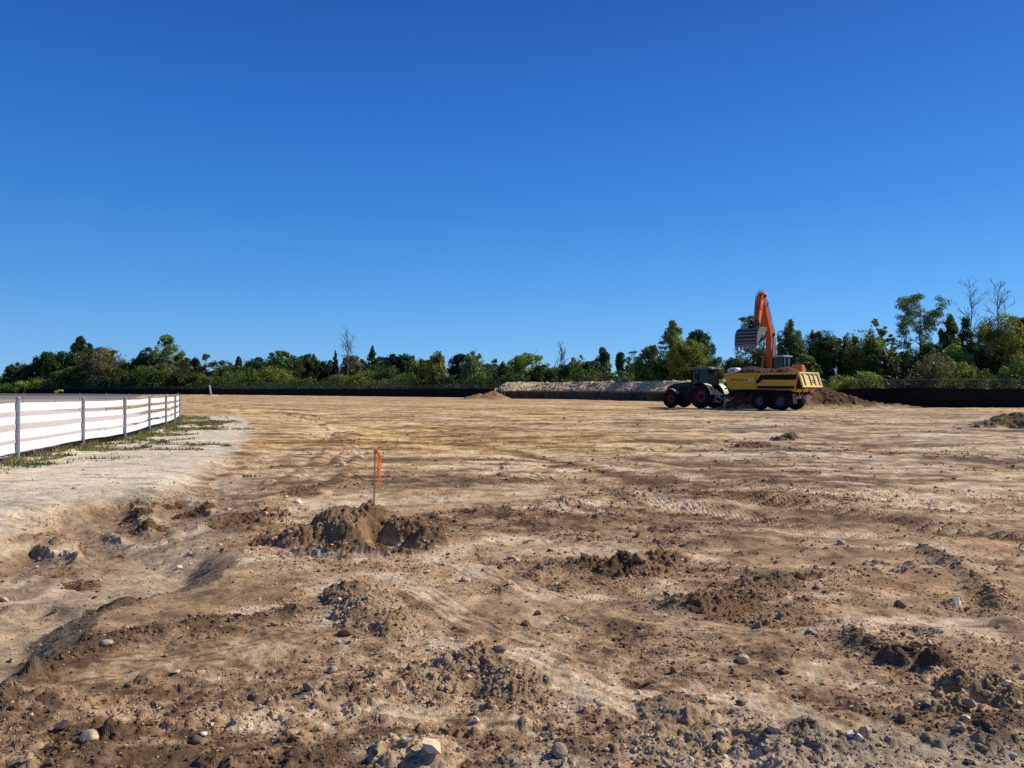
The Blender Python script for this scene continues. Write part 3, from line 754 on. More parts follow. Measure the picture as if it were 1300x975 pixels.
# individual rocks ----------------------------------------------------------
def rock(px, py, wpx, col, label, cat='rock', flatz=.75, sub=3, seed=0, angular=False, sink=.25, white=False, stretch=1.0):
    x, y = at(px, py); s = wpx / F * math.hypot(x, y) / 2 * .88; col = tuple(np.array(col) * np.array([1.05, .96, .84]))
    g = np.random.default_rng(seed)
    v = (I3 if not angular else I2).copy(); f = I3F if not angular else I2F
    v = v * (1 + (.05 if not angular else .0) * g.normal(size=(len(v), 1)))
    kk = g.normal(size=(6, 3)) * 1.7; pp = g.uniform(0, 6.28, 6)
    v = v * (1 + .055 * np.sin(v @ kk.T + pp).sum(1)[:, None])
    for _ in range(6 if angular else 4):
        d = g.normal(size=3); d /= np.linalg.norm(d); k = v @ d; c = .55 if angular else .8
        v = v - np.clip(k - c, 0, None)[:, None] * d
    v[:, 2] *= flatz; v[:, 1] *= .9; v[:, 0] *= stretch
    v = v * s; z = float(heap_z(np.array([x]), np.array([y]))[0]) + s * flatz * (1 - 2 * sink)
    cl = np.array(col) * (1 + .18 * g.normal(size=(len(v), 1)) * .5)
    o = npmesh('rock', v, f, M['stone'], None, np.clip(cl, .01, .95), smooth=not angular)
    o.location = (x, y, z)
    return tag(o, label, cat)
G1 = (.38, .30, .205); WH = (.80, .73, .62); DR = (.17, .13, .095); PB = (.50, .40, .28)
rock(710, 962, 25, (.36, .28, .19), 'round grey-brown cobble at the bottom edge, centre right of the sand heap', seed=1)
rock(1085, 952, 24, (.85, .84, .82), 'bright white flat stone in the dark soil at the bottom right', seed=2, flatz=.45, angular=True)
rock(1214, 771, 13, WH, 'small upright white angular stone on the right of the field', seed=3, flatz=1.1, angular=True)
rock(1111, 718, 12, G1, 'dark-shadowed pale round stone, left of a touching pair at right', seed=4)
rock(1123, 717, 13, PB, 'flat pale stone, right of a touching pair at right', seed=5, flatz=.5)
rock(943, 840, 17, (.55, .44, .30), 'pale cobble beside a dark clod in the mid right foreground', seed=6)
rock(118, 940, 24, (.55, .43, .29), 'large pale cobble at the lower left corner', seed=7, flatz=.6)
rock(250, 938, 18, (.14, .11, .085), 'dark rounded stone at lower left', seed=8, flatz=.7)
rock(259, 932, 12, (.70, .67, .62), 'small white stone touching the dark rounded stone at lower left', seed=9, flatz=.5, angular=True)
rock(591, 733, 17, (.45, .34, .24), 'flat tan stone right of the soil mound', seed=10, flatz=.5)
rock(229, 703, 11, (.66, .6, .52), 'small white stone on the basin floor', seed=11, flatz=.6, angular=True)
rock(378, 641, 11, WH, 'white stone behind the soil mound, left of the stake', seed=12)
rock(290, 650, 10, PB, 'pale round stone at the mouth of the basin', seed=13)
rock(812, 723, 22, (.25, .18, .125), 'large angular brown clod in the dark clod row', 'clod', seed=14, flatz=.9, angular=True)
rock(829, 718, 13, DR, 'dark round clod next to the large angular clod', 'clod', seed=15)
rock(683, 777, 13, DR, 'dark angular clod at the head of the pale scraped track', 'clod', seed=16, angular=True)
rock(667, 789, 13, (.2, .14, .1), 'brown round clod just left of the pale scraped track', 'clod', seed=17)
rock(831, 765, 16, G1, 'grey angular stone in the clods right of centre', seed=18, angular=True)
rock(855, 772, 14, (.24, .17, .12), 'brown angular stone right of the grey angular one', seed=19, angular=True)
rock(601, 857, 12, (.48, .42, .34), 'pale pointed stone on the wide clod heap', seed=20, angular=True)
rock(635, 842, 16, (.2, .16, .12), 'dark clod on the right of the wide clod heap', 'clod', seed=21)
rock(604, 912, 12, WH, 'small white stone between the two sand heaps', seed=22, angular=True)
rock(1142, 771, 14, (.2, .15, .1), 'dark clod left of the upright white stone', 'clod', seed=23)
rock(1067, 692, 12, (.42, .35, .27), 'pale stone further back on the right of the field', seed=24)
rock(1227, 903, 20, (.40, .32, .23), 'tan boulder in front of the rubble heap', seed=25, angular=True)
rock(1212, 868, 16, (.36, .30, .22), 'angular stone on top of the rubble heap', seed=26, angular=True, flatz=1.0)
rock(1250, 893, 16, (.38, .31, .22), 'flat slab at the right of the rubble heap', seed=27, angular=True, flatz=.5)
rock(1180, 900, 22, (.45, .35, .25), 'long flat tan slab left of the rubble heap', seed=28, angular=True, flatz=.35, stretch=1.5)
rock(1226, 922, 13, WH, 'white chip on the dark soil below the rubble heap', seed=29, angular=True, flatz=.5)
rock(655, 711, 9, (.6, .52, .42), 'tiny pale stone midway right of the soil mound', seed=30)
rock(345, 905, 13, G1, 'grey stone in the clod line at lower left', seed=31, angular=True)
rock(392, 882, 18, (.22, .17, .13), 'dark angular clod at the lower left, right of the grey stone', 'clod', seed=32, angular=True)
rock(422, 845, 16, (.40, .34, .27), 'grey angular rock left of the wide clod heap', seed=33, angular=True, flatz=.9)
rock(165, 870, 11, DR, 'dark small clod on the bare left foreground', 'clod', seed=34)
rock(137, 822, 15, (.42, .36, .29), 'pale stone at the corner of the cut bank', seed=35)
rock(225, 856, 13, (.56, .50, .42), 'flat pale chip on the left foreground', seed=36, angular=True, flatz=.4)
rock(855, 853, 12, DR, 'dark clod at the top of the grey sand heap', 'clod', seed=37)
rock(915, 950, 12, (.28, .235, .18), 'grey clod half buried in the grey sand heap', 'clod', seed=38)
rock(1015, 965, 11, (.3, .25, .19), 'small grey clod at the bottom edge, left of the white stone', 'clod', seed=39)
rock(1145, 915, 15, DR, 'dark broken clod right of the bright white flat stone', 'clod', seed=40, angular=True)

# ------------------------------------------------------------------ stake with flag
def stake():
    x, y = at(474, 679); z0 = float(heap_z(np.array([x]), np.array([y]))[0])
    px, y2 = x, y
    o = thing('survey_stake', 'thin wooden survey stake with a hanging orange flagging ribbon, behind the soil mound', 'stake', (x, y, z0 - .05), R(20))
    top = 1.65 - (570 - HZ) * y / F - z0 + .05
    MB().prism([(-.010, 0), (.010, 0), (.030, top), (.012, top + .02)], -.005, .005).build('lath', M['wood'], o, bevel=.001)
    # ribbon: knotted band and two creased tails
    mb = MB()
    for dy, ph, ln, w in ((.012, 0, .42, .032), (-.012, 1.2, .34, .026)):
        n = 16; vs = []; fs = []
        for i in range(n + 1):
            t = i / n; wz = top - .02 - ln * t; sx = .035 + .03 * t + .012 * math.sin(6 * t + ph); ww = w * (.35 + .65 * math.sin(math.pi * min(1, t * 1.1 + .15)) + .1 * math.sin(9 * t))
            vs += [(sx, dy + .02 * math.sin(5 * t + ph), wz), (sx + ww * .6, dy + .02 * math.cos(7 * t + ph), wz - .012), (sx + ww, dy - .02 + .015 * math.sin(11 * t), wz)]
        for i in range(n):
            b = i * 3; fs += [(b, b + 1, b + 4, b + 3), (b + 1, b + 2, b + 5, b + 4)]
        mb.add(vs, fs)
    mb.build('ribbon', M['flag'], o, smooth=True)
    MB().box((.026, 0, top - .03), (.045, .03, .05)).build('knot', M['flag'], o, bevel=.006)
stake()

# ------------------------------------------------------------------ white rail fence
def gz(x, y): return float(terrain(np.array([x]), np.array([y]))[0])
def white_fence():
    root = thing('rail_fence', 'white four-rail fence on grey steel posts curving away at the left', 'fence', (FENCE[2][0], FENCE[2][1], 0))
    ox, oy = FENCE[2][0], FENCE[2][1]
    pts = [(x - ox, y - oy) for x, y in FENCE]
    # smooth path sampling
    def path(k):
        out = []
        for i in range(len(pts) - 1):
            for j in range(10):
                t = j / 10; out.append((pts[i][0] * (1 - t) + pts[i + 1][0] * t, pts[i][1] * (1 - t) + pts[i + 1][1] * t, i, t))
        out.append((*pts[-1], len(pts) - 2, 1)); return out
    pa = path(0)
    nrm = []
    for i in range(len(pa)):
        a = pa[max(0, i - 1)]; b = pa[min(len(pa) - 1, i + 1)]; tx, ty = b[0] - a[0], b[1] - a[1]; l = math.hypot(tx, ty); nrm.append((ty / l, -tx / l))
    bands = [(1.10, 1.29), (.83, .99), (.49, .69), (.21, .41)]
    for bi, (z0, z1) in enumerate(bands):
        mb = MB(); vs = []; fs = []
        for i, (x, y, k, t) in enumerate(pa):
            sag = -.012 * math.sin(math.pi * t) * (1 + .5 * math.sin(k * 3 + bi)); wv = .01 * math.sin(i * .9 + bi * 2)
            g = gz(x + ox, y + oy) * .6
            nx, ny = nrm[i]
            if k >= 6 and bi in (1, 2): sag -= .02 * math.sin(i)
            for (u, z) in ((-.012, z0), (-.012 + wv, z1), (.012 + wv, z1), (.012, z0)):
                vs.append((x - nx * .055 + nx * u, y - ny * .055 + ny * u, z + sag + g))
        for i in range(len(pa) - 1):
            b = i * 4
            for q in range(4): fs.append((b + q, b + (q + 1) % 4, b + 4 + (q + 1) % 4, b + 4 + q))
        fs += [(0, 3, 2, 1), tuple(len(vs) - 4 + q for q in range(4))]
        mb.add(vs, fs).build('rail', M['white'], root)
    mb = MB(); vs = []; fs = []
    for i, (x, y, k, t) in enumerate(pa):
        nx, ny = nrm[i]; vs += [(x - nx * .10, y - ny * .10, -.05), (x - nx * .09, y - ny * .09, .2 + .01 * math.sin(i))]
    for i in range(len(pa) - 1): fs.append((2 * i, 2 * i + 1, 2 * i + 3, 2 * i + 2))
    mb.add(vs, fs).build('ground_skirt', M['blackcloth'], root)
    for i, (x, y) in enumerate(pts):
        g = gz(x + ox, y + oy)
        p = MB().tube([(x, y, g - .15), (x, y, g + 1.33)], .042, 14).build('post', M['steel'], root, smooth=False)
        MB().lathe([(0, .001), (0, .047), (.02, .05), (.045, .035), (.05, .001)], n=14).build('post_cap', M['steel'], p)
        q = min(len(nrm) - 1, i * 10); nx, ny = nrm[q]
        for z0, z1 in bands: MB().box((x - nx * .03, y - ny * .03, (z0 + z1) / 2 + g), (.07, .07, .04)).build('bracket', M['steel'], p, bevel=.008)
    # caps: lathe axis is y; stand them up
    for o in bpy.data.objects:
        if o.name.startswith('post_cap'):
            pv = o.parent.data.vertices; n = len(pv); xs = sum(v.co.x for v in pv) / n; ys = sum(v.co.y for v in pv) / n; zt = max(v.co.z for v in pv)
            o.rotation_euler = (R(90), 0, 0); o.location = (xs, ys, zt)
white_fence()

def far_fence():
    ox, oy = FAR_FENCE[0]
    root = thing('rail_fence', 'low grey continuation of the rail fence, running left far behind the white rails', 'fence', (ox, oy, 0))
    seg = [0]
    for a, b in zip(FAR_FENCE, FAR_FENCE[1:]): seg.append(seg[-1] + math.hypot(b[0] - a[0], b[1] - a[1]))
    n = int(seg[-1] / 3.7)
    P_ = [(np.interp(s, seg, [p[0] for p in FAR_FENCE]) - ox, np.interp(s, seg, [p[1] for p in FAR_FENCE]) - oy) for s in np.linspace(.5, seg[-1], n)]
    for x, y in P_: MB().tube([(x, y, -.1), (x, y, 1.32)], .035, 8).build('post', M['steel'], root)
    MB().tube([(x, y, 1.26) for x, y in P_], .025, 6).build('rail', M['grey'], root)
    MB().tube([(x, y, .95) for x, y in P_], .02, 6).build('rail', M['grey'], root)
far_fence()

# ------------------------------------------------------------------ screened chain-link fence
def mat_mesh():
    m, nt, b = nodes('chain_link_wire')
    tc = N(nt, 'ShaderNodeTexCoord'); sp = N(nt, 'ShaderNodeSeparateXYZ'); L(nt, tc.outputs['UV'], sp.inputs[0])
    outs = []
    for sgn in (1, -1):
        a = N(nt, 'ShaderNodeMath', operation='MULTIPLY_ADD'); L(nt, sp.outputs[1], a.inputs[0]); a.inputs[1].default_value = sgn; L(nt, sp.outputs[0], a.inputs[2])
        s = N(nt, 'ShaderNodeMath', operation='PINGPONG'); s.inputs[1].default_value = .05; L(nt, a.outputs[0], s.inputs[0])
        l = N(nt, 'ShaderNodeMath', operation='LESS_THAN'); l.inputs[1].default_value = .0035; L(nt, s.outputs[0], l.inputs[0]); outs.append(l)
    mx = N(nt, 'ShaderNodeMath', operation='MAXIMUM'); L(nt, outs[0].outputs[0], mx.inputs[0]); L(nt, outs[1].outputs[0], mx.inputs[1])
    L(nt, mx.outputs[0], b.inputs['Alpha']); b.inputs['Base Color'].default_value = (.12, .125, .12, 1); b.inputs['Roughness'].default_value = .5; b.inputs['Metallic'].default_value = .3
    return m
M['mesh'] = mat_mesh()
def screen_fence(pts, label, step=3.0):
    ox, oy = pts[0]; root = thing('chain_link_fence', label, 'fence', (ox, oy, 0))
    seg = [0]
    for a, b in zip(pts, pts[1:]): seg.append(seg[-1] + math.hypot(b[0] - a[0], b[1] - a[1]))
    X = lambda s: float(np.interp(s, seg, [p[0] for p in pts]) - ox); Y = lambda s: float(np.interp(s, seg, [p[1] for p in pts]) - oy)
    T = seg[-1]; n = min(98, max(3, int(T / step)))
    TOP = 2.55
    for s in np.linspace(0, T, n):
        MB().tube([(X(s), Y(s), 0), (X(s), Y(s), TOP)], .035, 6).build('post', M['oldsteel'], root)
    ss = sorted(list(np.linspace(0, T, int(T / 1.2) + 1)) + seg[1:-1])
    MB().tube([(X(s), Y(s), TOP - .03) for s in np.linspace(0, T, n)], .018, 5).build('top_rail', M['oldsteel'], root)
    # cloth with uneven top
    vs = []; fs = []
    for i, s in enumerate(ss):
        w = .10 * math.sin(s * 1.7) + .07 * math.sin(s * 4.1)
        tp = 1.74 + .05 * math.sin(s * .45) - .05 * abs(math.sin(s * math.pi / step))
        ax, ay = X(min(T, s + .3)) - X(max(0, s - .3)), Y(min(T, s + .3)) - Y(max(0, s - .3)); al = math.hypot(ax, ay); nx, ny = -ay / al, ax / al
        if nx * (X(s) + ox) + ny * (Y(s) + oy) > 0: nx, ny = -nx, -ny
        vs += [(X(s) + nx * .10, Y(s) + ny * .10, -.1), (X(s) + nx * (.13 + w * .6), Y(s) + ny * (.13 + w * .6), .8), (X(s) + nx * .08, Y(s) + ny * .08, tp)]
    for i in range(len(ss) - 1):
        b = i * 3; fs += [(b, b + 3, b + 4, b + 1), (b + 1, b + 4, b + 5, b + 2)]
    MB().add(vs, fs).build('screen_cloth', M['blackcloth'], root, smooth=True)
    me = bpy.data.meshes.new('wire_mesh'); vs = []; fs = []; uv = []
    sl = list(np.linspace(0, T, n))
    for s in sl: vs += [(X(s), Y(s), .05), (X(s), Y(s), TOP - .03)]
    for i in range(len(sl) - 1): fs.append((2 * i, 2 * i + 2, 2 * i + 3, 2 * i + 1)); uv += [(sl[i], 0), (sl[i + 1], 0), (sl[i + 1], TOP), (sl[i], TOP)]
    me.from_pydata(vs, [], fs); l = me.uv_layers.new(name='UVMap')
    for i, u in enumerate(uv): l.data[i].uv = u
    me.materials.append(M['mesh']); o = bpy.data.objects.new('wire_mesh', me); COL.objects.link(o); o.parent = root
screen_fence(SCREEN[:6], 'chain-link fence with black screen cloth along the right side, behind the machines')
screen_fence(SCREEN[5:8], 'chain-link fence behind the rubble stockpile', 3.0)
screen_fence(SCREEN[7:], 'distant chain-link fence with a low black screen across the middle and left', 3.5)

# white leaning marker post
p = (atd(267, 222), 222)
po = thing('marker_post', 'white post leaning left in front of the distant black screen', 'post', (p[0], p[1], 0))
MB().box((0, 0, 1.35), (.42, .14, 3.0), ry=R(-9)).build('board', M['white'], po, bevel=.02)
MB().box((.15, 0, .12), (.9, .4, .25)).build('foot', M['grey'], po, bevel=.04)

# ------------------------------------------------------------------ wheels
def wheel(root, name, c, r, w, rimmat, rimr, lug=20, tread=.05, side=1, hubmat=None):
    e = bpy.data.objects.new(name, None); COL.objects.link(e); e.parent = root; e.location = c
    h = w / 2; t = MB()
    t.lathe([(-h * .72, rimr), (-h * .96, rimr * 1.12), (-h, r * .80), (-h * .9, r * .93), (-h * .55, r * .985), (0, r), (h * .55, r * .985), (h * .9, r * .93), (h, r * .80), (h * .96, rimr * 1.12), (h * .72, rimr)], n=48)
    for k in range(lug):
        for sg in (-1, 1):
            a = 2 * math.pi * (k + (.5 if sg > 0 else 0)) / lug
            n = 5; vs = []
            for (yy, aa) in ((.02, 0), (.98, .16)):
                for (rr, da) in ((r * .95, -.035), (r + tread * (1 - .5 * (yy > .5)), -.028), (r + tread * (1 - .5 * (yy > .5)), .028), (r * .95, .035)):
                    an = a + aa + da; rr2 = rr if yy < .5 else rr - r * .055
                    vs.append((rr2 * math.cos(an), sg * h * yy, rr2 * math.sin(an)))
            t.add(vs, [(0, 1, 2, 3), (7, 6, 5, 4), (0, 4, 5, 1), (1, 5, 6, 2), (2, 6, 7, 3)])
    t.build('tyre', M['rubber'], e, smooth=False)
    rm = MB()
    y = side
    rm.lathe([(-h * .7 * y, rimr), (-h * .55 * y, rimr * .93), (0, rimr * .9), (h * .35 * y, rimr * .88), (h * .70 * y, rimr * 1.04), (h * .74 * y, rimr * .97), (h * .60 * y, rimr * .90), (h * .15 * y, rimr * .80), (h * .1 * y, rimr * .45), (h * .3 * y, rimr * .34), (h * .3 * y, .01)], n=40)
    for k in range(8):
        a = 2 * math.pi * k / 8; rm.tube([(rimr * .6 * math.cos(a), h * .08 * y, rimr * .6 * math.sin(a)), (rimr * .6 * math.cos(a), h * .2 * y, rimr * .6 * math.sin(a))], .03, 6)
    rm.build('rim', rimmat, e, smooth=False)
    hb = MB(); hb.lathe([(h * .28 * y, rimr * .33), (h * .62 * y, rimr * .26), (h * .66 * y, .01)], n=20); hb.build('hub', hubmat or M['dark'], e)
    return e

# ------------------------------------------------------------------ tractor
TH = R(50)
TR0 = (22.78, 59.52)
def tractor():
    th = R(47)
    loc = (TR0[0] - 9.1 * math.cos(TH), TR0[1] + 9.1 * math.sin(TH), 0)
    root = thing('tractor', 'dark green farm tractor with red wheel rims, hitched to the yellow dump trailer', 'tractor', loc, math.pi - th)
    for sy in (1, -1):
        wheel(root, 'rear_wheel', (0, sy * 1.02, 1.03), 1.0, .72, M['red'], .56, 22, .06, sy)
        wheel(root, 'front_wheel', (3.1, sy * .98, .80), .77, .58, M['red'], .42, 20, .05, sy)
    ch = MB().box((1.2, 0, 1.0), (4.2, .62, .62)).box((0, 0, 1.03), (.5, 1.6, .4)).box((3.1, 0, .8), (.3, 1.5, .25)).box((2.2, 0, .75), (1.4, .8, .4)).box((.55, .75, .85), (.8, .35, .75))
    ch.build('chassis', M['dark'], root, bevel=.03)
    MB().box((1.35, .78, 1.0), (1.0, .45, .75)).build('fuel_tank', M['dark'], root, bevel=.08)
    hd = MB()   # hood loft
    secs = [(1.25, .48, 1.35, 2.28), (2.0, .47, 1.32, 2.26), (3.0, .44, 1.3, 2.18), (3.7, .40, 1.28, 2.03), (4.05, .33, 1.3, 1.82)]
    vs = []; fs = []
    for x, hw, z0, z1 in secs:
        vs += [(x, -hw, z0), (x, -hw, z1 - .18), (x, -hw * .72, z1), (x, hw * .72, z1), (x, hw, z1 - .18), (x, hw, z0)]
    for i in range(len(secs) - 1):
        for q in range(6): fs.append((i * 6 + q, i * 6 + (q + 1) % 6, i * 6 + 6 + (q + 1) % 6, i * 6 + 6 + q))
    fs += [(5, 4, 3, 2, 1, 0), tuple(len(vs) - 6 + q for q in range(6))]
    hood = hd.add(vs, fs).build('hood', M['green'], root, bevel=.03)
    g = MB().box((4.06, 0, 1.55), (.06, .58, .45)).box((3.3, .445, 1.75), (.8, .02, .35), rz=R(-3)).box((2.2, .475, 1.7), (1.0, .02, .4)); g.build('grille', M['dark'], hood)
    for sy in (1, -1): MB().box((4.07, sy * .22, 1.72), (.05, .16, .1)).build('headlight', M['grey'], root, bevel=.01)
    # cab
    fr = MB()
    A = [(-.55, 1.45), (1.3, 1.45)]
    posts = [((1.28, .62, 1.5), (1.12, .66, 3.3)), ((.45, .80, 1.5), (.45, .74, 3.3)), ((-.62, .72, 1.9), (-.5, .68, 3.3))]
    for a, b in posts:
        for sy in (1, -1): fr.tube([(a[0], sy * a[1], a[2]), (b[0], sy * b[1], b[2])], .055, 6)
    for sy in (1, -1):
        fr.tube([(1.28, sy * .62, 1.55), (.45, sy * .8, 1.5), (-.62, sy * .72, 1.92)], .06, 6)
        fr.tube([(1.12, sy * .66, 3.28), (.45, sy * .74, 3.3), (-.5, sy * .68, 3.28)], .06, 6)
    fr.box((.3, 0, 1.4), (1.9, 1.3, .3))
    fr.build('cab_frame', M['dark'], root)
    for sy in (1, -1):
        MB().add([(1.26, sy * .61, 1.6), (.5, sy * .78, 1.58), (.49, sy * .73, 3.24), (1.12, sy * .645, 3.24)], [(0, 1, 2, 3)]).build('side_window', M['glass'], root)
        MB().add([(.40, sy * .78, 1.6), (-.58, sy * .70, 1.98), (-.48, sy * .67, 3.24), (.41, sy * .73, 3.24)], [(0, 1, 2, 3)]).build('side_window', M['glass'], root)
    MB().add([(1.29, -.58, 1.65), (1.29, .58, 1.65), (1.13, .62, 3.24), (1.13, -.62, 3.24)], [(0, 1, 2, 3)]).build('windscreen', M['glass'], root)
    MB().add([(-.63, -.66, 2.0), (-.63, .66, 2.0), (-.51, .64, 3.24), (-.51, -.64, 3.24)], [(0, 1, 2, 3)]).build('rear_window', M['glass'], root)
    rf = MB(); 
    rf.box((.33, 0, 3.40), (2.15, 1.62, .20)).box((.33, 0, 3.53), (1.7, 1.2, .10), top=.8)
    roof = rf.build('roof', M['oldsteel'], root, bevel=.06)
    for sy in (.55, -.55):
        MB().box((-.80, sy, 3.42), (.08, .22, .12)).build('work_lamp', M['cream'], roof, bevel=.01)
    MB().tube([(.1, .45, 3.58), (.1, .45, 3.74)], .06, 8).build('beacon', M['orangelight'], roof)
    MB().lathe([(0, .13), (.05, .14), (.09, .05), (.1, 0.001)], c=(0, 0, 0), n=14).build('antenna_dome', M['grey'], roof).location = (.9, -.2, 3.6)
    # fenders
    def fender(cx, cz, r, y0, y1, a0, a1, name, m_, n=14, th_=.05):
        mb = MB(); vs = []; fs = []
        for i in range(n + 1):
            a = R(a0 + (a1 - a0) * i / n)
            for rr, yy in ((r, y0), (r, y1), (r + th_, y1), (r + th_, y0)): vs.append((cx + rr * math.cos(a), yy, cz + rr * math.sin(a)))
        for i in range(n):
            for q in range(4): fs.append((i * 4 + q, i * 4 + (q + 1) % 4, i * 4 + 4 + (q + 1) % 4, i * 4 + 4 + q))
        fs += [(0, 1, 2, 3), tuple(n * 4 + q for q in range(4))]
        return mb.add(vs, fs).build(name, m_, root, bevel=.015)
    for sy in (1, -1):
        y0, y1 = sorted((sy * .66, sy * 1.40))
        fender(0, 1.03, 1.13, y0, y1, 50, 112, 'rear_fender', M['green'])
        f = fender(0, 1.03, 1.15, y0, y1, 113, 172, 'rear_fender', M['cream'], th_=.07)  # rear half of the green fender, sun glare painted as cream
        MB().box((-1.05, sy * 1.15, 1.72), (.06, .3, .12)).build('tail_light', M['lamp'], f)
        y0, y1 = sorted((sy * .72, sy * 1.26)); fender(3.1, .80, .86, y0, y1, 50, 150, 'front_fender', M['grey'], th_=.03)
    MB().box((4.5, 0, .95), (.7, 1.3, .5)).box((4.2, 0, 1.0), (.4, .5, .35)).build('front_weight', M['dark'], root, bevel=.06)
    # exhaust, mirrors, steps, handrail
    MB().tube([(1.35, -.62, 1.6), (1.35, -.62, 3.2), (1.28, -.62, 3.35)], .065, 10).build('exhaust', M['dark'], root)
    for sy in (1, -1):
        MB().tube([(1.15, sy * .68, 3.15), (1.5, sy * 1.25, 3.15), (1.5, sy * 1.3, 2.6)], .018, 6).box((1.5, sy * 1.33, 2.75), (.06, .2, .42)).build('mirror', M['dark'], root)
    MB().box((.9, .95, 1.35), (.5, .3, .04)).box((.95, .98, 1.0), (.45, .3, .04)).box((1.0, 1.0, .65), (.4, .28, .04)).build('step', M['dark'], root)
    # rear linkage
    lk = MB()
    for sy in (.45, -.45):
        lk.tube([(-.3, sy, .95), (-1.35, sy * 1.15, .62)], .05, 8).tube([(-.3, sy, 1.6), (-.95, sy * 1.1, 1.35)], .045, 8).tube([(-.95, sy * 1.1, 1.35), (-1.1, sy * 1.1, .70)], .035, 8)
    lk.tube([(-.3, 0, 1.35), (-1.2, 0, 1.15)], .05, 8).box((-.45, 0, 1.1), (.35, .8, .9)).box((-.75, 0, .55), (.9, .25, .12))
    lk.build('rear_linkage', M['grey'], root)
    hs = MB(); rr = random.Random(4)
    for k in range(11):
        y0 = rr.uniform(-.55, .75); p0 = Vector((-.62, y0, rr.uniform(1.45, 1.75))); p1 = Vector((-1.5 - rr.uniform(0, .9), y0 * .5, rr.uniform(.85, 1.15)))
        hs.tube([p0, p0.lerp(p1, .3) + Vector((-.1, 0, -.35)), p0.lerp(p1, .65) + Vector((0, 0, -.4)), p1], .02, 6)
    hs.build('hydraulic_hose', M['grey'], root)
tractor()

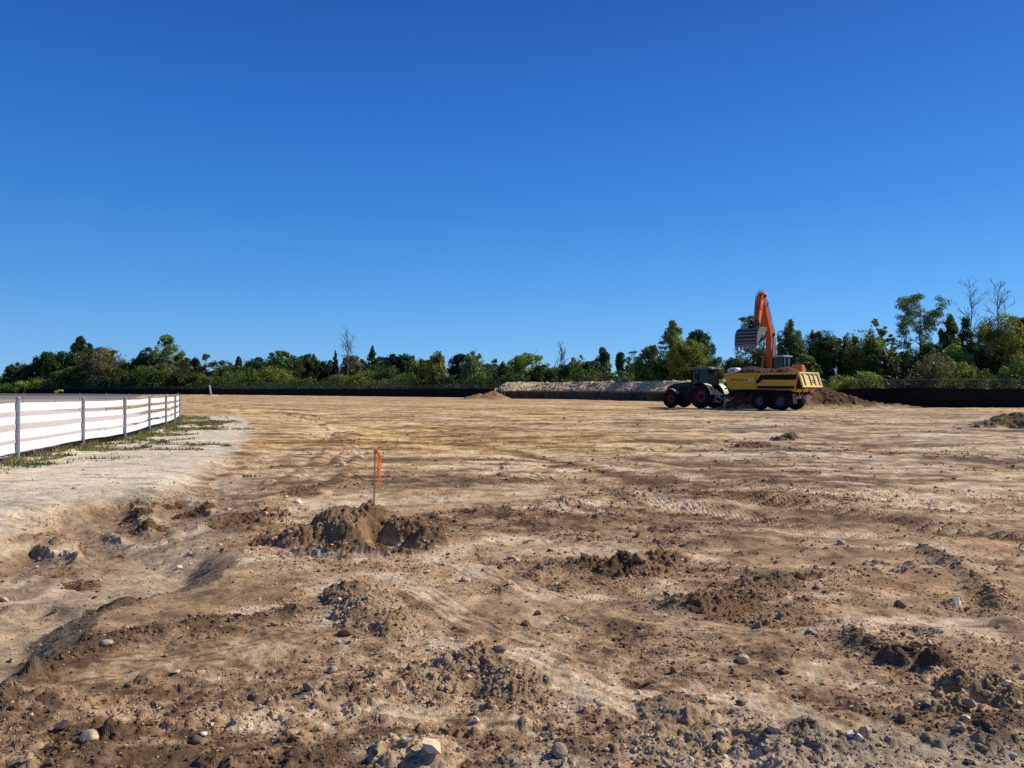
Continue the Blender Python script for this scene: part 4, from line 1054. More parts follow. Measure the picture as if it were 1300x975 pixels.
# ------------------------------------------------------------------ dump trailer
def trailer():
    root = thing('dump_trailer', 'yellow tandem-axle dump trailer loaded with dark soil, tailgate facing right', 'trailer', (TR0[0], TR0[1], 0), math.pi - TH)
    for x in (1.5, 3.35):
        for sy in (1, -1): wheel(root, 'wheel', (x, sy * 1.02, .70), .69, .62, M['rimgrey'], .36, 22, .025, sy, M['rimgrey'])
    # body: outline in side view
    W = 1.34; zt, zb = 2.86, 1.66
    fl = MB()
    def wall(sy):
        y0, y1 = sorted((sy * (W - .07), sy * W))
        w = MB().prism([(-.10, zt), (6.55, zt + .04), (6.25, zb + .15), (5.9, zb), (.55, zb - .06), (.2, zb)], y0, y1)
        wl = w.build('side_wall', M['yellow'], root, bevel=.01)
        o = sy * (W + .035)
        MB().prism([(-.15, zt + .06), (6.6, zt + .10), (6.6, zt - .04), (-.10, zt - .08)], *sorted((sy * (W + .004), sy * (W + .12)))).build('top_rail', M['yellow'], wl, bevel=.01)
        # dark swept band along the rear upper half, and dark strip below
        MB().prism([(.0, zt - .085), (3.1, zt - .085), (3.52, zt - .55), (3.52, zt - .78), (3.3, zt - .72), (2.95, zt - .46), (.12, zt - .50)], *sorted((sy * (W + .003), sy * (W + .05)))).build('dark_band', M['charcoal'], wl, bevel=.008)
        MB().prism([(.25, zb + .22), (3.45, zb + .24), (3.45, zb + .03), (.3, zb + .0)], *sorted((sy * (W + .003), sy * (W + .045)))).build('lower_rail', M['charcoal'], wl)
        MB().prism([(3.62, zt - .09), (3.75, zt - .09), (3.75, zb + .05), (3.55, zb + .05)], *sorted((sy * (W + .003), sy * (W + .07)))).build('rib', M['yellow'], wl, bevel=.008)
        if sy > 0:
            # lettering: worn dark word too small to read, and the pale number plate
            tx = MB(); rr = random.Random(9); x = 5.62
            tx.box((x + .12, W + .006, 2.42), (.14, .008, .15), rx=0)
            for k in range(9):
                wd = rr.uniform(.10, .15); hh = .13 if k else .18
                tx.box((x - .07, W + .006, 2.40), (.028, .008, hh)); 
                if k % 3 != 1: tx.box((x - .07 - wd * .35, W + .006, 2.40 + hh / 2 - .014), (wd * .6, .008, .028))
                if k % 2: tx.box((x - .07 - wd * .35, W + .006, 2.40 - hh / 2 + .014), (wd * .6, .008, .028))
                if k % 3 != 2: tx.box((x - .07 - wd * .6, W + .006, 2.40), (.028, .008, hh * .8))
                x -= wd + .05
            tx.build('lettering', M['charcoal'], wl)
            npl = MB().box((3.98, W + .006, 2.42), (.56, .010, .24)).build('number_panel', M['yellowlight'], wl)
            cu = bpy.data.curves.new('number', 'FONT'); cu.body = '181'; cu.size = .27; cu.extrude = .002; cu.align_x = 'CENTER'; cu.align_y = 'CENTER'
            to = bpy.data.objects.new('number', cu); COL.objects.link(to)
            dg = bpy.context.evaluated_depsgraph_get(); me = bpy.data.meshes.new_from_object(to.evaluated_get(dg)); bpy.data.objects.remove(to)
            to = bpy.data.objects.new('number', me); COL.objects.link(to); me.materials.append(M['charcoal']); to.parent = npl
            to.rotation_euler = (R(90), 0, R(180)); to.location = (3.98, W + .016, 2.42)
        return wl
    wall(1); wall(-1)
    MB().prism([(6.45, zt + .03), (6.56, zt + .03), (6.26, zb + .15), (6.16, zb + .15)], -W + .08, W - .08).prism([(6.50, zt + .10), (6.66, zt + .10), (6.62, zt - .05), (6.5, zt - .05)], -W, W).build('front_wall', M['yellow'], root, bevel=.01)
    MB().prism([(.3, zb + .03), (6.15, zb + .03), (6.15, zb - .03), (.3, zb - .03)], -W + .08, W - .08).build('floor', M['yellow'], root)
    # tailgate, leaning out towards its foot
    tg = bpy.data.objects.new('tailgate', None)
    gz0, gz1 = 1.78, 2.92; tilt = math.atan2(.36, gz1 - gz0); hgt_ = math.hypot(.36, gz1 - gz0)
    g = MB().box((-.30, 0, (gz0 + gz1) / 2), (.06, 2.86, hgt_), ry=tilt).build('tailgate', M['yellowlight'], root, bevel=.01)
    def tb(y, zc, w, h, m_, nm, dx=.05, proud=.05):
        c = Vector((-.30, 0, (gz0 + gz1) / 2)); u = Matrix.Rotation(tilt, 3, 'Y') @ Vector((0, 0, 1)); n = Matrix.Rotation(tilt, 3, 'Y') @ Vector((-1, 0, 0))
        p_ = c + u * zc + n * (.03 + proud / 2); p_.y = y
        return MB().box(tuple(p_), (proud, w, h), ry=tilt).build(nm, m_, g, bevel=.006)
    for y in (-1.39, 1.39): tb(y, 0, .10, hgt_, M['yellowlight'], 'frame_bar', proud=.07)
    tb(0, hgt_ / 2 - .045, 2.68, .09, M['yellowlight'], 'frame_bar', proud=.07); tb(0, -hgt_ / 2 + .045, 2.68, .09, M['yellowlight'], 'frame_bar', proud=.07)
    for y in (1.0, .12, -.50, -1.12):
        tb(y, -.02, .10, hgt_ - .36, M['charcoal'], 'rib_shadow', proud=.012); tb(y + .13, hgt_ / 2 - .19, .24, .09, M['charcoal'], 'rib_shadow', proud=.014)  # dark strips painted in for the shadows the ribs cast
    for k, zc in enumerate((-.06, -.22)): tb(-.18, zc, .48, .07, M['charcoal'], 'rib_shadow', proud=.016)
    for y in (.86, -.02, -.64, -1.26): tb(y, 0, .06, hgt_ - .2, M['yellowlight'], 'rib', proud=.05)
    # chassis
    c = MB()
    for sy in (.5, -.5): c.box((3.2, sy, 1.40), (6.4, .14, .3))
    for x in (.3, 2.4, 4.4, 6.2): c.box((x, 0, 1.38), (.14, 1.1, .22))
    for x in (1.5, 3.35): c.tube([(x, -1.0, .70), (x, 1.0, .70)], .09, 10)
    c.box((2.42, .62, .98), (2.3, .12, .18)).box((2.42, -.62, .98), (2.3, .12, .18)).box((2.42, 0, 1.15), (.6, 1.2, .3))
    c.build('chassis', M['dark'], root, bevel=.015)
    d = MB().prism([(5.9, 1.45), (6.6, 1.4), (8.0, .92), (8.1, .75), (7.7, .72), (6.4, 1.1), (5.9, 1.2)], -.18, .18)
    d.tube([(8.0, 0, .82), (8.28, 0, .78)], .07, 10); d.build('drawbar', M['dark'], root, bevel=.02)
    MB().tube([(7.2, .3, 1.0), (7.2, .3, .0)], .05, 8).box((7.2, .3, .03), (.25, .25, .04)).build('parking_jack', M['grey'], root)
    MB().box((5.2, .85, 1.22), (1.0, .4, .42)).build('tool_box', M['dark'], root, bevel=.03)
    MB().tube([(4.5, 0, 1.3), (5.6, 0, 1.62)], .1, 12).build('lift_cylinder', M['dark'], root)
    MB().prism([(.1, 1.42), (.55, 1.5), (.55, 1.62), (.0, 1.62)], -1.25, 1.25).build('rear_beam', M['yellow'], root, bevel=.01)
    for sy in (1, -1):
        MB().box((.12, sy * .92, 1.02), (.06, .55, .20)).tube([(.2, sy * .7, 1.05), (.2, sy * .7, 1.5)], .03, 6).build('light_bar', M['grey'], root)
        MB().box((.07, sy * 1.02, 1.02), (.03, .2, .12)).build('tail_light', M['lamp'], root)
        MB().box((.42, sy * 1.0, .92), (.03, .55, .78), ry=R(6)).build('mud_flap', M['plate'], root, bevel=.005)
    # white ventilated box on the headboard
    wb = MB().prism([(5.35, zt + .12), (6.45, zt + .10), (6.5, zt + .42), (6.2, zt + .56), (5.75, zt + .56), (5.1, zt + .20)], .25, .95).build('front_guard', M['white'], root, bevel=.03)
    MB().box((6.05, .956, zt + .34), (.5, .012, .26)).build('vent_grille', M['grey'], wb)
    # load of soil
    nx, ny = 90, 40; xs = np.linspace(.0, 6.42, nx); ys = np.linspace(-W + .08, W - .08, ny)
    X, Y = np.meshgrid(xs, ys, indexing='ij')
    e = np.clip(1 - (Y / (W - .02)) ** 2, 0, 1) ** .6; ex = sstep(-.1, 1.7, X) * (1 - .55 * sstep(4.9, 6.3, X))
    Z = zt - .26 + e * ex * (.80 + .13 * np.sin(X * 1.3 + 1)) + .10 * fbm(X, Y, .7, 3, 950) + .12 * clods(X, Y + 9, .4, 955, .8) + .06 * clods(X, Y + 9, .18, 957, .8)
    I = np.arange(nx - 1)[:, None] * ny + np.arange(ny - 1)[None, :]
    Fq = np.stack([I, I + ny, I + ny + 1, I + 1], -1).reshape(-1, 4)
    nn = fbm(X, Y, .5, 3, 960).ravel()[:, None]
    o = npmesh('soil_load', np.stack([X.ravel(), Y.ravel(), Z.ravel()], 1), Fq, M['farheap'], None, np.clip(np.array([.13, .078, .05]) * (1 + .5 * nn), .01, 1), smooth=False)
    o.location = (TR0[0], TR0[1], .001); o.rotation_euler = (0, 0, math.pi - TH)
    tag(o, 'dark brown soil heaped in the yellow dump trailer', 'soil')
trailer()

# ------------------------------------------------------------------ excavator
def excavator():
    base = 1.38; ph = R(45)
    # forward (-sin, -cos)
    rz = math.atan2(-math.cos(ph), -math.sin(ph))
    root = thing('excavator', 'orange tracked excavator behind the trailer, bucket raised over the load', 'excavator', (EXC[0], EXC[1], base), rz)
    b = base
    for sy in (1, -1):
        y0, y1 = sorted((sy * .95, sy * 1.55)); pts = []
        for k in range(9): a = R(90 + 180 * k / 8); pts.append((-2.0 + .48 * math.cos(a), .50 + .48 * math.sin(a)))
        for k in range(9): a = R(-90 + 180 * k / 8); pts.append((2.0 + .48 * math.cos(a), .50 + .48 * math.sin(a)))
        t = MB().prism(pts, y0, y1)
        for k in range(24):
            x = -2 + 4 * k / 23
            for zz in (.99, .01): t.box((x, sy * 1.25, zz), (.05, .6, .05))
        t.build('track', M['dark'], root)
    MB().box((0, 0, .6), (2.4, 1.9, .45)).tube([(0, 0, .8), (0, 0, 1.05)], .65, 20).build('undercarriage', M['dark'], root)
    deck = MB().box((-.75, 0, 1.22), (4.2, 2.7, .3)).box((-1.5, -.35, 1.72), (2.0, 1.9, .75)).box((-.2, -1.0, 1.65), (1.9, .65, .6)).build('house', M['orange'], root, bevel=.05)
    MB().prism([(-2.5, 1.15), (-2.6, 2.42), (-3.2, 2.38), (-3.5, 1.9), (-3.35, 1.15)], -1.4, 1.55).build('counterweight', M['orangelight'], root, bevel=.1)
    MB().tube([(-1.6, -.6, 2.0), (-1.6, -.6, 2.6)], .07, 8).build('exhaust', M['dark'], root)
    # cab at the left
    x0, x1, y0, y1, z0, z1 = -.55, 1.15, .62, 1.6, 1.32, 3.02
    fr = MB()
    for x in (x0 + .04, .3, x1 - .1):
        for y in (y0 + .04, y1 - .04):
            xt = x - (.12 if x > .8 else 0); fr.tube([(x + (.1 if x > .8 else 0), y, z0), (xt, y, z1)], .05, 6)
    fr.box(((x0 + x1) / 2, (y0 + y1) / 2, z0 + .18), (x1 - x0, y1 - y0, .4))
    fr.build('cab_frame', M['charcoal'], root)
    MB().box(((x0 + x1) / 2 - .05, (y0 + y1) / 2, z1 + .05), (x1 - x0 + .05, y1 - y0 + .04, .13)).build('cab_roof', M['grey'], root, bevel=.04)
    MB().box(((x0 + x1) / 2 - .05, (y0 + y1) / 2, (z0 + z1) / 2 + .2), (x1 - x0 - .22, y1 - y0 - .14, z1 - z0 - .55)).build('cab_glass', M['glass'], root)
    # boom (heights given above the base)
    bm = [(-.25, 1.65), (.20, 1.55), (.50, 3.2), (.62, 4.5), (.84, 5.4), (1.55, 6.9), (1.95, 8.15), (1.75, 8.4), (1.50, 8.2), (.72, 6.6), (.12, 5.4), (-.16, 4.4), (-.26, 3.0)]
    bo = MB().prism(bm, -.26, .26).build('boom', M['orange'], root, bevel=.03)
    MB().prism([(.1, 2.2), (.3, 2.2), (.62, 4.2), (.45, 4.3)], .262, .275).build('sunlit_face', M['orangelight'], bo)  # sunlight on the boom flank, laid on as lighter orange
    for pt in ((0, 1.7), (.15, 5.0), (1.75, 8.2)):
        MB().tube([(pt[0], -.37, pt[1]), (pt[0], .37, pt[1])], .13, 12).build('pin', M['dark'], bo)
    for sy in (1, -1):
        MB().tube([(.95, sy * .42, 1.2), (.72, sy * .42, 3.1)], .10, 12).build('boom_cylinder', M['orange'], root)
        MB().tube([(.72, sy * .42, 3.1), (.5, sy * .42, 4.75)], .055, 10).build('cylinder_rod', M['bright'], root)
    # hoses along the back of the boom
    h = MB()
    for yy in (-.12, 0, .12, .2): h.tube([(-.36, yy, 2.6), (-.37, yy, 4.4), (-.10, yy, 5.45), (.47, yy, 6.6), (1.3, yy, 8.0)], .028, 6)
    h.build('hose', M['dark'], root)
    # stick
    st = [(1.45, 8.36), (1.85, 8.46), (2.25, 8.1), (3.02, 5.55), (2.95, 5.2), (2.62, 5.2), (1.72, 7.7), (1.35, 8.1)]
    so = MB().prism(st, -.22, .22).build('stick', M['orange'], root, bevel=.025)
    MB().prism([(1.6, 8.2), (1.85, 8.36), (2.18, 8.05), (2.8, 5.7), (2.7, 5.6), (1.8, 8.0)], .222, .236).build('sunlit_face', M['orangelight'], so)  # lighter orange laid on for the sunlit flank of the stick
    MB().prism([(1.5, 8.1), (2.0, 8.45), (1.7, 8.62), (1.38, 8.45)], -.28, .28).build('stick_head', M['orangelight'], so, bevel=.03)
    MB().tube([(.75, 0, 7.35), (1.3, 0, 8.2)], .10, 12).build('stick_cylinder', M['orange'], root)
    MB().tube([(1.2, 0, 8.1), (1.5, 0, 8.65)], .055, 10).build('cylinder_rod', M['bright'], root)
    MB().tube([(2.45, .0, 8.15), (2.9, .0, 6.8)], .10, 12).build('bucket_cylinder', M['orange'], root)
    MB().tube([(2.9, .0, 6.8), (3.12, .0, 6.05)], .055, 10).build('cylinder_rod', M['bright'], root)
    for sy in (.3, -.3):
        MB().prism([(3.05, 6.1), (3.2, 6.1), (3.55, 5.4), (3.4, 5.32)], sy - .05, sy + .05).build('bucket_link', M['dark'], root)
        MB().prism([(3.03, 6.12), (3.18, 6.05), (2.85, 5.6), (2.75, 5.7)], sy - .05, sy + .05).build('bucket_link', M['dark'], root)
    hs = MB()
    for yy in (-.1, .1): hs.tube([(1.95, yy, 8.75), (2.55, yy, 8.3), (2.75, yy, 7.5), (2.9, yy, 6.6)], .03, 6)
    for yy in (-.34, .34): hs.tube([(1.2, yy, 7.7), (1.5, yy, 7.3), (2.1, yy, 7.2), (2.3, yy, 7.4)], .03, 6)
    hs.build('hose', M['dark'], root)
    # bucket: curved shell open towards the machine and down
    bz = -b
    outer = [(2.75, 5.42), (3.35, 5.40), (3.95, 5.34), (4.28, 5.18), (4.48, 4.88), (4.56, 4.5), (4.58, 4.1), (4.55, 3.82)]
    inner = [(x - .07, z - .06) for x, z in outer]
    W = .95
    sh = MB()
    sh.prism(outer + inner[::-1], -W, W)
    bu = sh.build('bucket', M['bucket'], root, bevel=.01)
    for sy in (1, -1):
        MB().prism(outer + [(4.35, 4.05), (3.75, 4.75), (2.9, 5.15)], *sorted((sy * (W + .002), sy * (W + .06)))).build('side_plate', M['plate'], bu, bevel=.01)
    for (xa, za, xb, zb, m_) in ((4.45, 5.02, 4.53, 4.92, 'bright'), (4.52, 4.74, 4.59, 4.66, 'bright'), (4.58, 4.42, 4.62, 4.34, 'bright'), (4.60, 4.14, 4.64, 4.06, 'bright')):
        MB().prism([(xa - .02, za), (xb + .02, za), (xb + .02, zb), (xa - .02, zb)], -W + .02, W - .02).build('wear_strip', M[m_], bu)
    MB().prism([(4.50, 3.98), (4.64, 3.98), (4.64, 3.74), (4.50, 3.74)], -W, W).build('cutting_edge', M['bright'], bu, bevel=.01)
    for k in range(5):
        y = -W + .15 + k * (2 * W - .3) / 4
        MB().prism([(4.48, 3.78), (4.68, 3.78), (4.60, 3.48), (4.55, 3.48)], y - .07, y + .07).build('tooth', M['bright'], bu, bevel=.01)
    for sy in (.26, -.26):
        MB().prism([(2.6, 5.45), (2.95, 5.62), (3.6, 5.52), (3.7, 5.36), (2.7, 5.3)], sy - .03, sy + .03).build('hinge_ear', M['dark'], bu)
excavator()

# yellow roller far left ------------------------------------------------------
def roller():
    x, y = at(73, 500.6); root = thing('compact_roller', 'tiny bright yellow machine far off at the left, below the trees', 'machine', (x, y, 0), R(200))
    MB().prism([(-1.4, .5), (-1.5, 1.35), (-.6, 1.5), (.3, 1.2), (1.0, .9), (1.1, .5)], -.7, .7).build('body', M['machineyellow'], root, bevel=.08)
    MB().tube([(.0, .6, 1.2), (.0, .6, 2.4)], .05).tube([(0, -.6, 1.2), (0, -.6, 2.4)], .05).tube([(0, -.6, 2.4), (0, .6, 2.4)], .05).build('roll_bar', M['dark'], root)
    for xx in (-1.1, 1.2): MB().lathe([(-.75, .01), (-.75, .55), (.75, .55), (.75, .01)], c=(xx, 0, .55), n=24).build('drum', M['charcoal'], root)
    MB().box((-.3, 0, 1.6), (.4, .5, .5)).build('seat', M['dark'], root, bevel=.05)
roller()

# ------------------------------------------------------------------ far buildings
def shed(px, d, wm, hm, rise, mroof, label, deep=8):
    root = thing('farm_shed' if wm > 15 else 'house', label, 'building', (atd(px, d), d, 0))
    MB().box((0, deep / 2, hm / 2), (wm, deep, hm)).build('wall', M['wall'], root)
    MB().add([(-wm / 2 - .4, -.5, hm - .1), (wm / 2 + .4, -.5, hm - .1), (wm / 2 + .4, deep / 2, hm + rise), (-wm / 2 - .4, deep / 2, hm + rise), (-wm / 2 - .4, deep + .5, hm - .1), (wm / 2 + .4, deep + .5, hm - .1)],
             [(0, 1, 2, 3), (3, 2, 5, 4)]).build('roof', mroof, root)
    for k in (-.3, .05, .3): 
        MB().box((wm * k, -.03, hm * .55), (1.2, .06, 1.1)).build('window', M['glass'], root)
shed(408, 300, 22, 5.0, 2.6, M['roofgrey'], 'long low shed with a pale metal roof, half hidden by shrubs in the middle distance')
shed(512, 262, 6.5, 4.2, 1.6, M['roofpink'], 'house with a pink roof showing between shrubs, left of the pair', 6)
shed(528, 262, 4.5, 4.0, 1.6, M['roofpink'], 'house with a pink roof showing between shrubs, right of the pair', 6)

# ------------------------------------------------------------------ trees
def branches(h, spread, n_main, seed, lean=(0, 0), base_frac=.25, depth=2, r0=None, up=.35):
    g = random.Random(seed); segs = []; tips = []
    r0 = r0 or h * .022
    def grow(p, d, L_, r, lv):
        n = 4; pts = [p]; rs = [r]; q = Vector(p); dd = Vector(d).normalized()
        for i in range(n):
            dd = (dd + Vector((g.gauss(0, .12), g.gauss(0, .12), g.gauss(.04, .08)))).normalized(); q = q + dd * (L_ / n); pts.append(q.copy()); rs.append(max(r * (1 - .8 * (i + 1) / n), r * .15))
        segs.append((pts, rs, lv))
        if lv < depth:
            for k in range(3 if lv else 0):
                i = g.randint(1, n); a = g.uniform(0, 6.28); nd = (dd + Vector((math.cos(a), math.sin(a), g.uniform(-.1, .5))) * .9).normalized()
                grow(pts[i], nd, L_ * g.uniform(.4, .65), rs[i] * .7, lv + 1)
        tips.append((pts[-1], lv)); 
        return pts, rs
    tp = [Vector((0, 0, -.1))]; tr = [r0]; n = 8; q = Vector((0, 0, 0)); 
    for i in range(n):
        q = q + Vector((g.gauss(0, .03) * h / n + lean[0] * h / n, g.gauss(0, .03) * h / n + lean[1] * h / n, h / n)); tp.append(q.copy()); tr.append(max(r0 * (1 - .85 * (i + 1) / n), r0 * .08))
    segs.append((tp, tr, 0))
    for k in range(n_main):
        t = base_frac + (1 - base_frac) * (k + .5) / n_main; i = min(n, max(1, int(t * n + .5))); a = k * 2.4 + g.uniform(-.4, .4)
        prof = math.sin(math.pi * min(1, .25 + .75 * (1 - t))) 
        grow(tp[i], (math.cos(a), math.sin(a), up + .9 * t), spread * (.45 + .6 * prof) * g.uniform(.8, 1.1), tr[i] * .6, 1)
    tips.append((tp[-1], 1))
    return segs, tips

LEAFCOL = {   # albedo of leaves
    'dark': (.034, .055, .017), 'mid': (.060, .092, .022), 'olive': (.125, .145, .028), 'bright': (.13, .18, .034), 'pale': (.125, .160, .068),
    'bluegreen': (.075, .108, .048), 'spruce': (.022, .042, .019), 'brown': (.098, .092, .052), 'pink': (.14, .095, .066), 'rust': (.13, .08, .03)}

LEAFCOL = {k: (v[0] * 1.62, v[1] * 1.50, v[2] * 1.22) for k, v in LEAFCOL.items()}
def leaf_mesh(centers, radii, nleaf, size, col, g, flat=.8, shell=.75):
    """leaf-sized faces spread through clump volumes"""
    C = np.array(centers); Rr = np.array(radii)
    wt = Rr ** 2; wt = wt / wt.sum()
    idx = g.choice(len(C), nleaf, p=wt)
    d = g.normal(size=(nleaf, 3)); d /= np.linalg.norm(d, axis=1)[:, None]
    rad = g.uniform(size=nleaf) ** (1 / 3.) * (1 - shell) + shell * g.uniform(.75, 1.08, nleaf)
    wob = 1 + .25 * np.sin(d[:, 0] * 5 + idx) * np.cos(d[:, 2] * 6 + idx * 1.7)
    pos = C[idx] + d * (Rr[idx] * rad * wob)[:, None] * np.array([1, 1, flat])
    n = d + .9 * g.normal(size=(nleaf, 3)); n /= np.linalg.norm(n, axis=1)[:, None]
    t = np.cross(n, g.normal(size=(nleaf, 3))); t /= np.linalg.norm(t, axis=1)[:, None] + 1e-9
    b = np.cross(n, t)
    s = size * g.uniform(.6, 1.35, nleaf)[:, None]
    V = np.stack([pos - t * s * .5, pos - b * s * .33 + n * s * .08, pos + t * s * .55, pos + b * s * .33], 1).reshape(-1, 3)
    Fq = np.arange(nleaf * 4).reshape(-1, 4)
    ct = g.uniform(.65, 1.4, len(C))[idx][:, None]
    c = np.array(col) * ct * g.uniform(.7, 1.4, (nleaf, 1)) * (1 + g.normal(size=(nleaf, 3)) * .06)
    V[:, 2] = np.maximum(V[:, 2], .02)
    return V, Fq, np.repeat(np.clip(c, .004, .6), 4, 0)

def vol_leaves(lobes, nleaf, size, col, g, gap, gapscale):
    """leaf faces filling overlapping ellipsoid lobes, thinned by a 3-D noise so that clumps and holes form"""
    Lb = np.array(lobes); wt = Lb[:, 3] * Lb[:, 4]; wt = wt / wt.sum()
    k1 = g.normal(size=(7, 3)) / gapscale * 2.4; ph = g.uniform(0, 6.28, 7)
    k2 = g.normal(size=(7, 3)) / gapscale * 6.0; p2 = g.uniform(0, 6.28, 7)
    P_, D_, T_ = [], [], []; got = 0
    for it in range(8):
        n = int(nleaf * 1.6); idx = g.choice(len(Lb), n, p=wt)
        d = g.normal(size=(n, 3)); d /= np.linalg.norm(d, axis=1)[:, None]
        r = g.uniform(size=n) ** .42
        p = np.stack([Lb[idx, 0] + d[:, 0] * Lb[idx, 3] * r, Lb[idx, 1] + d[:, 1] * Lb[idx, 3] * r, Lb[idx, 2] + d[:, 2] * Lb[idx, 4] * r], 1)
        nz = np.sin(p @ k1.T + ph).sum(1) / 2.0; n2 = np.sin(p @ k2.T + p2).sum(1) / 2.0
        v = nz + .6 * n2
        keep = v > (gap + 1.9 * (r - .80) * (r > .6)) + .35 * g.normal(size=n)
        keep &= p[:, 2] > .1
        P_.append(p[keep]); D_.append(d[keep]); T_.append(v[keep]); got += keep.sum()
        if got >= nleaf: break
    p = np.concatenate(P_)[:nleaf]; d = np.concatenate(D_)[:nleaf]; v = np.concatenate(T_)[:nleaf]; n_ = len(p)
    d = d + np.array([0, 0, .25])
    n = d + .85 * g.normal(size=(n_, 3)); n /= np.linalg.norm(n, axis=1)[:, None]
    t = np.cross(n, g.normal(size=(n_, 3))); t /= np.linalg.norm(t, axis=1)[:, None] + 1e-9
    b = np.cross(n, t); s = size * g.uniform(.55, 1.4, n_)[:, None]
    V = np.stack([p - t * s * .5, p - b * s * .36 + n * s * .08, p + t * s * .55, p + b * s * .36], 1).reshape(-1, 3)
    c = np.array(col) * np.clip(1 + .30 * v, .45, 1.9)[:, None] * g.uniform(.65, 1.4, (n_, 1)) * (1 + g.normal(size=(n_, 3)) * .06)
    return V, np.arange(n_ * 4).reshape(-1, 4), np.repeat(np.clip(c, .004, .6), 4, 0)

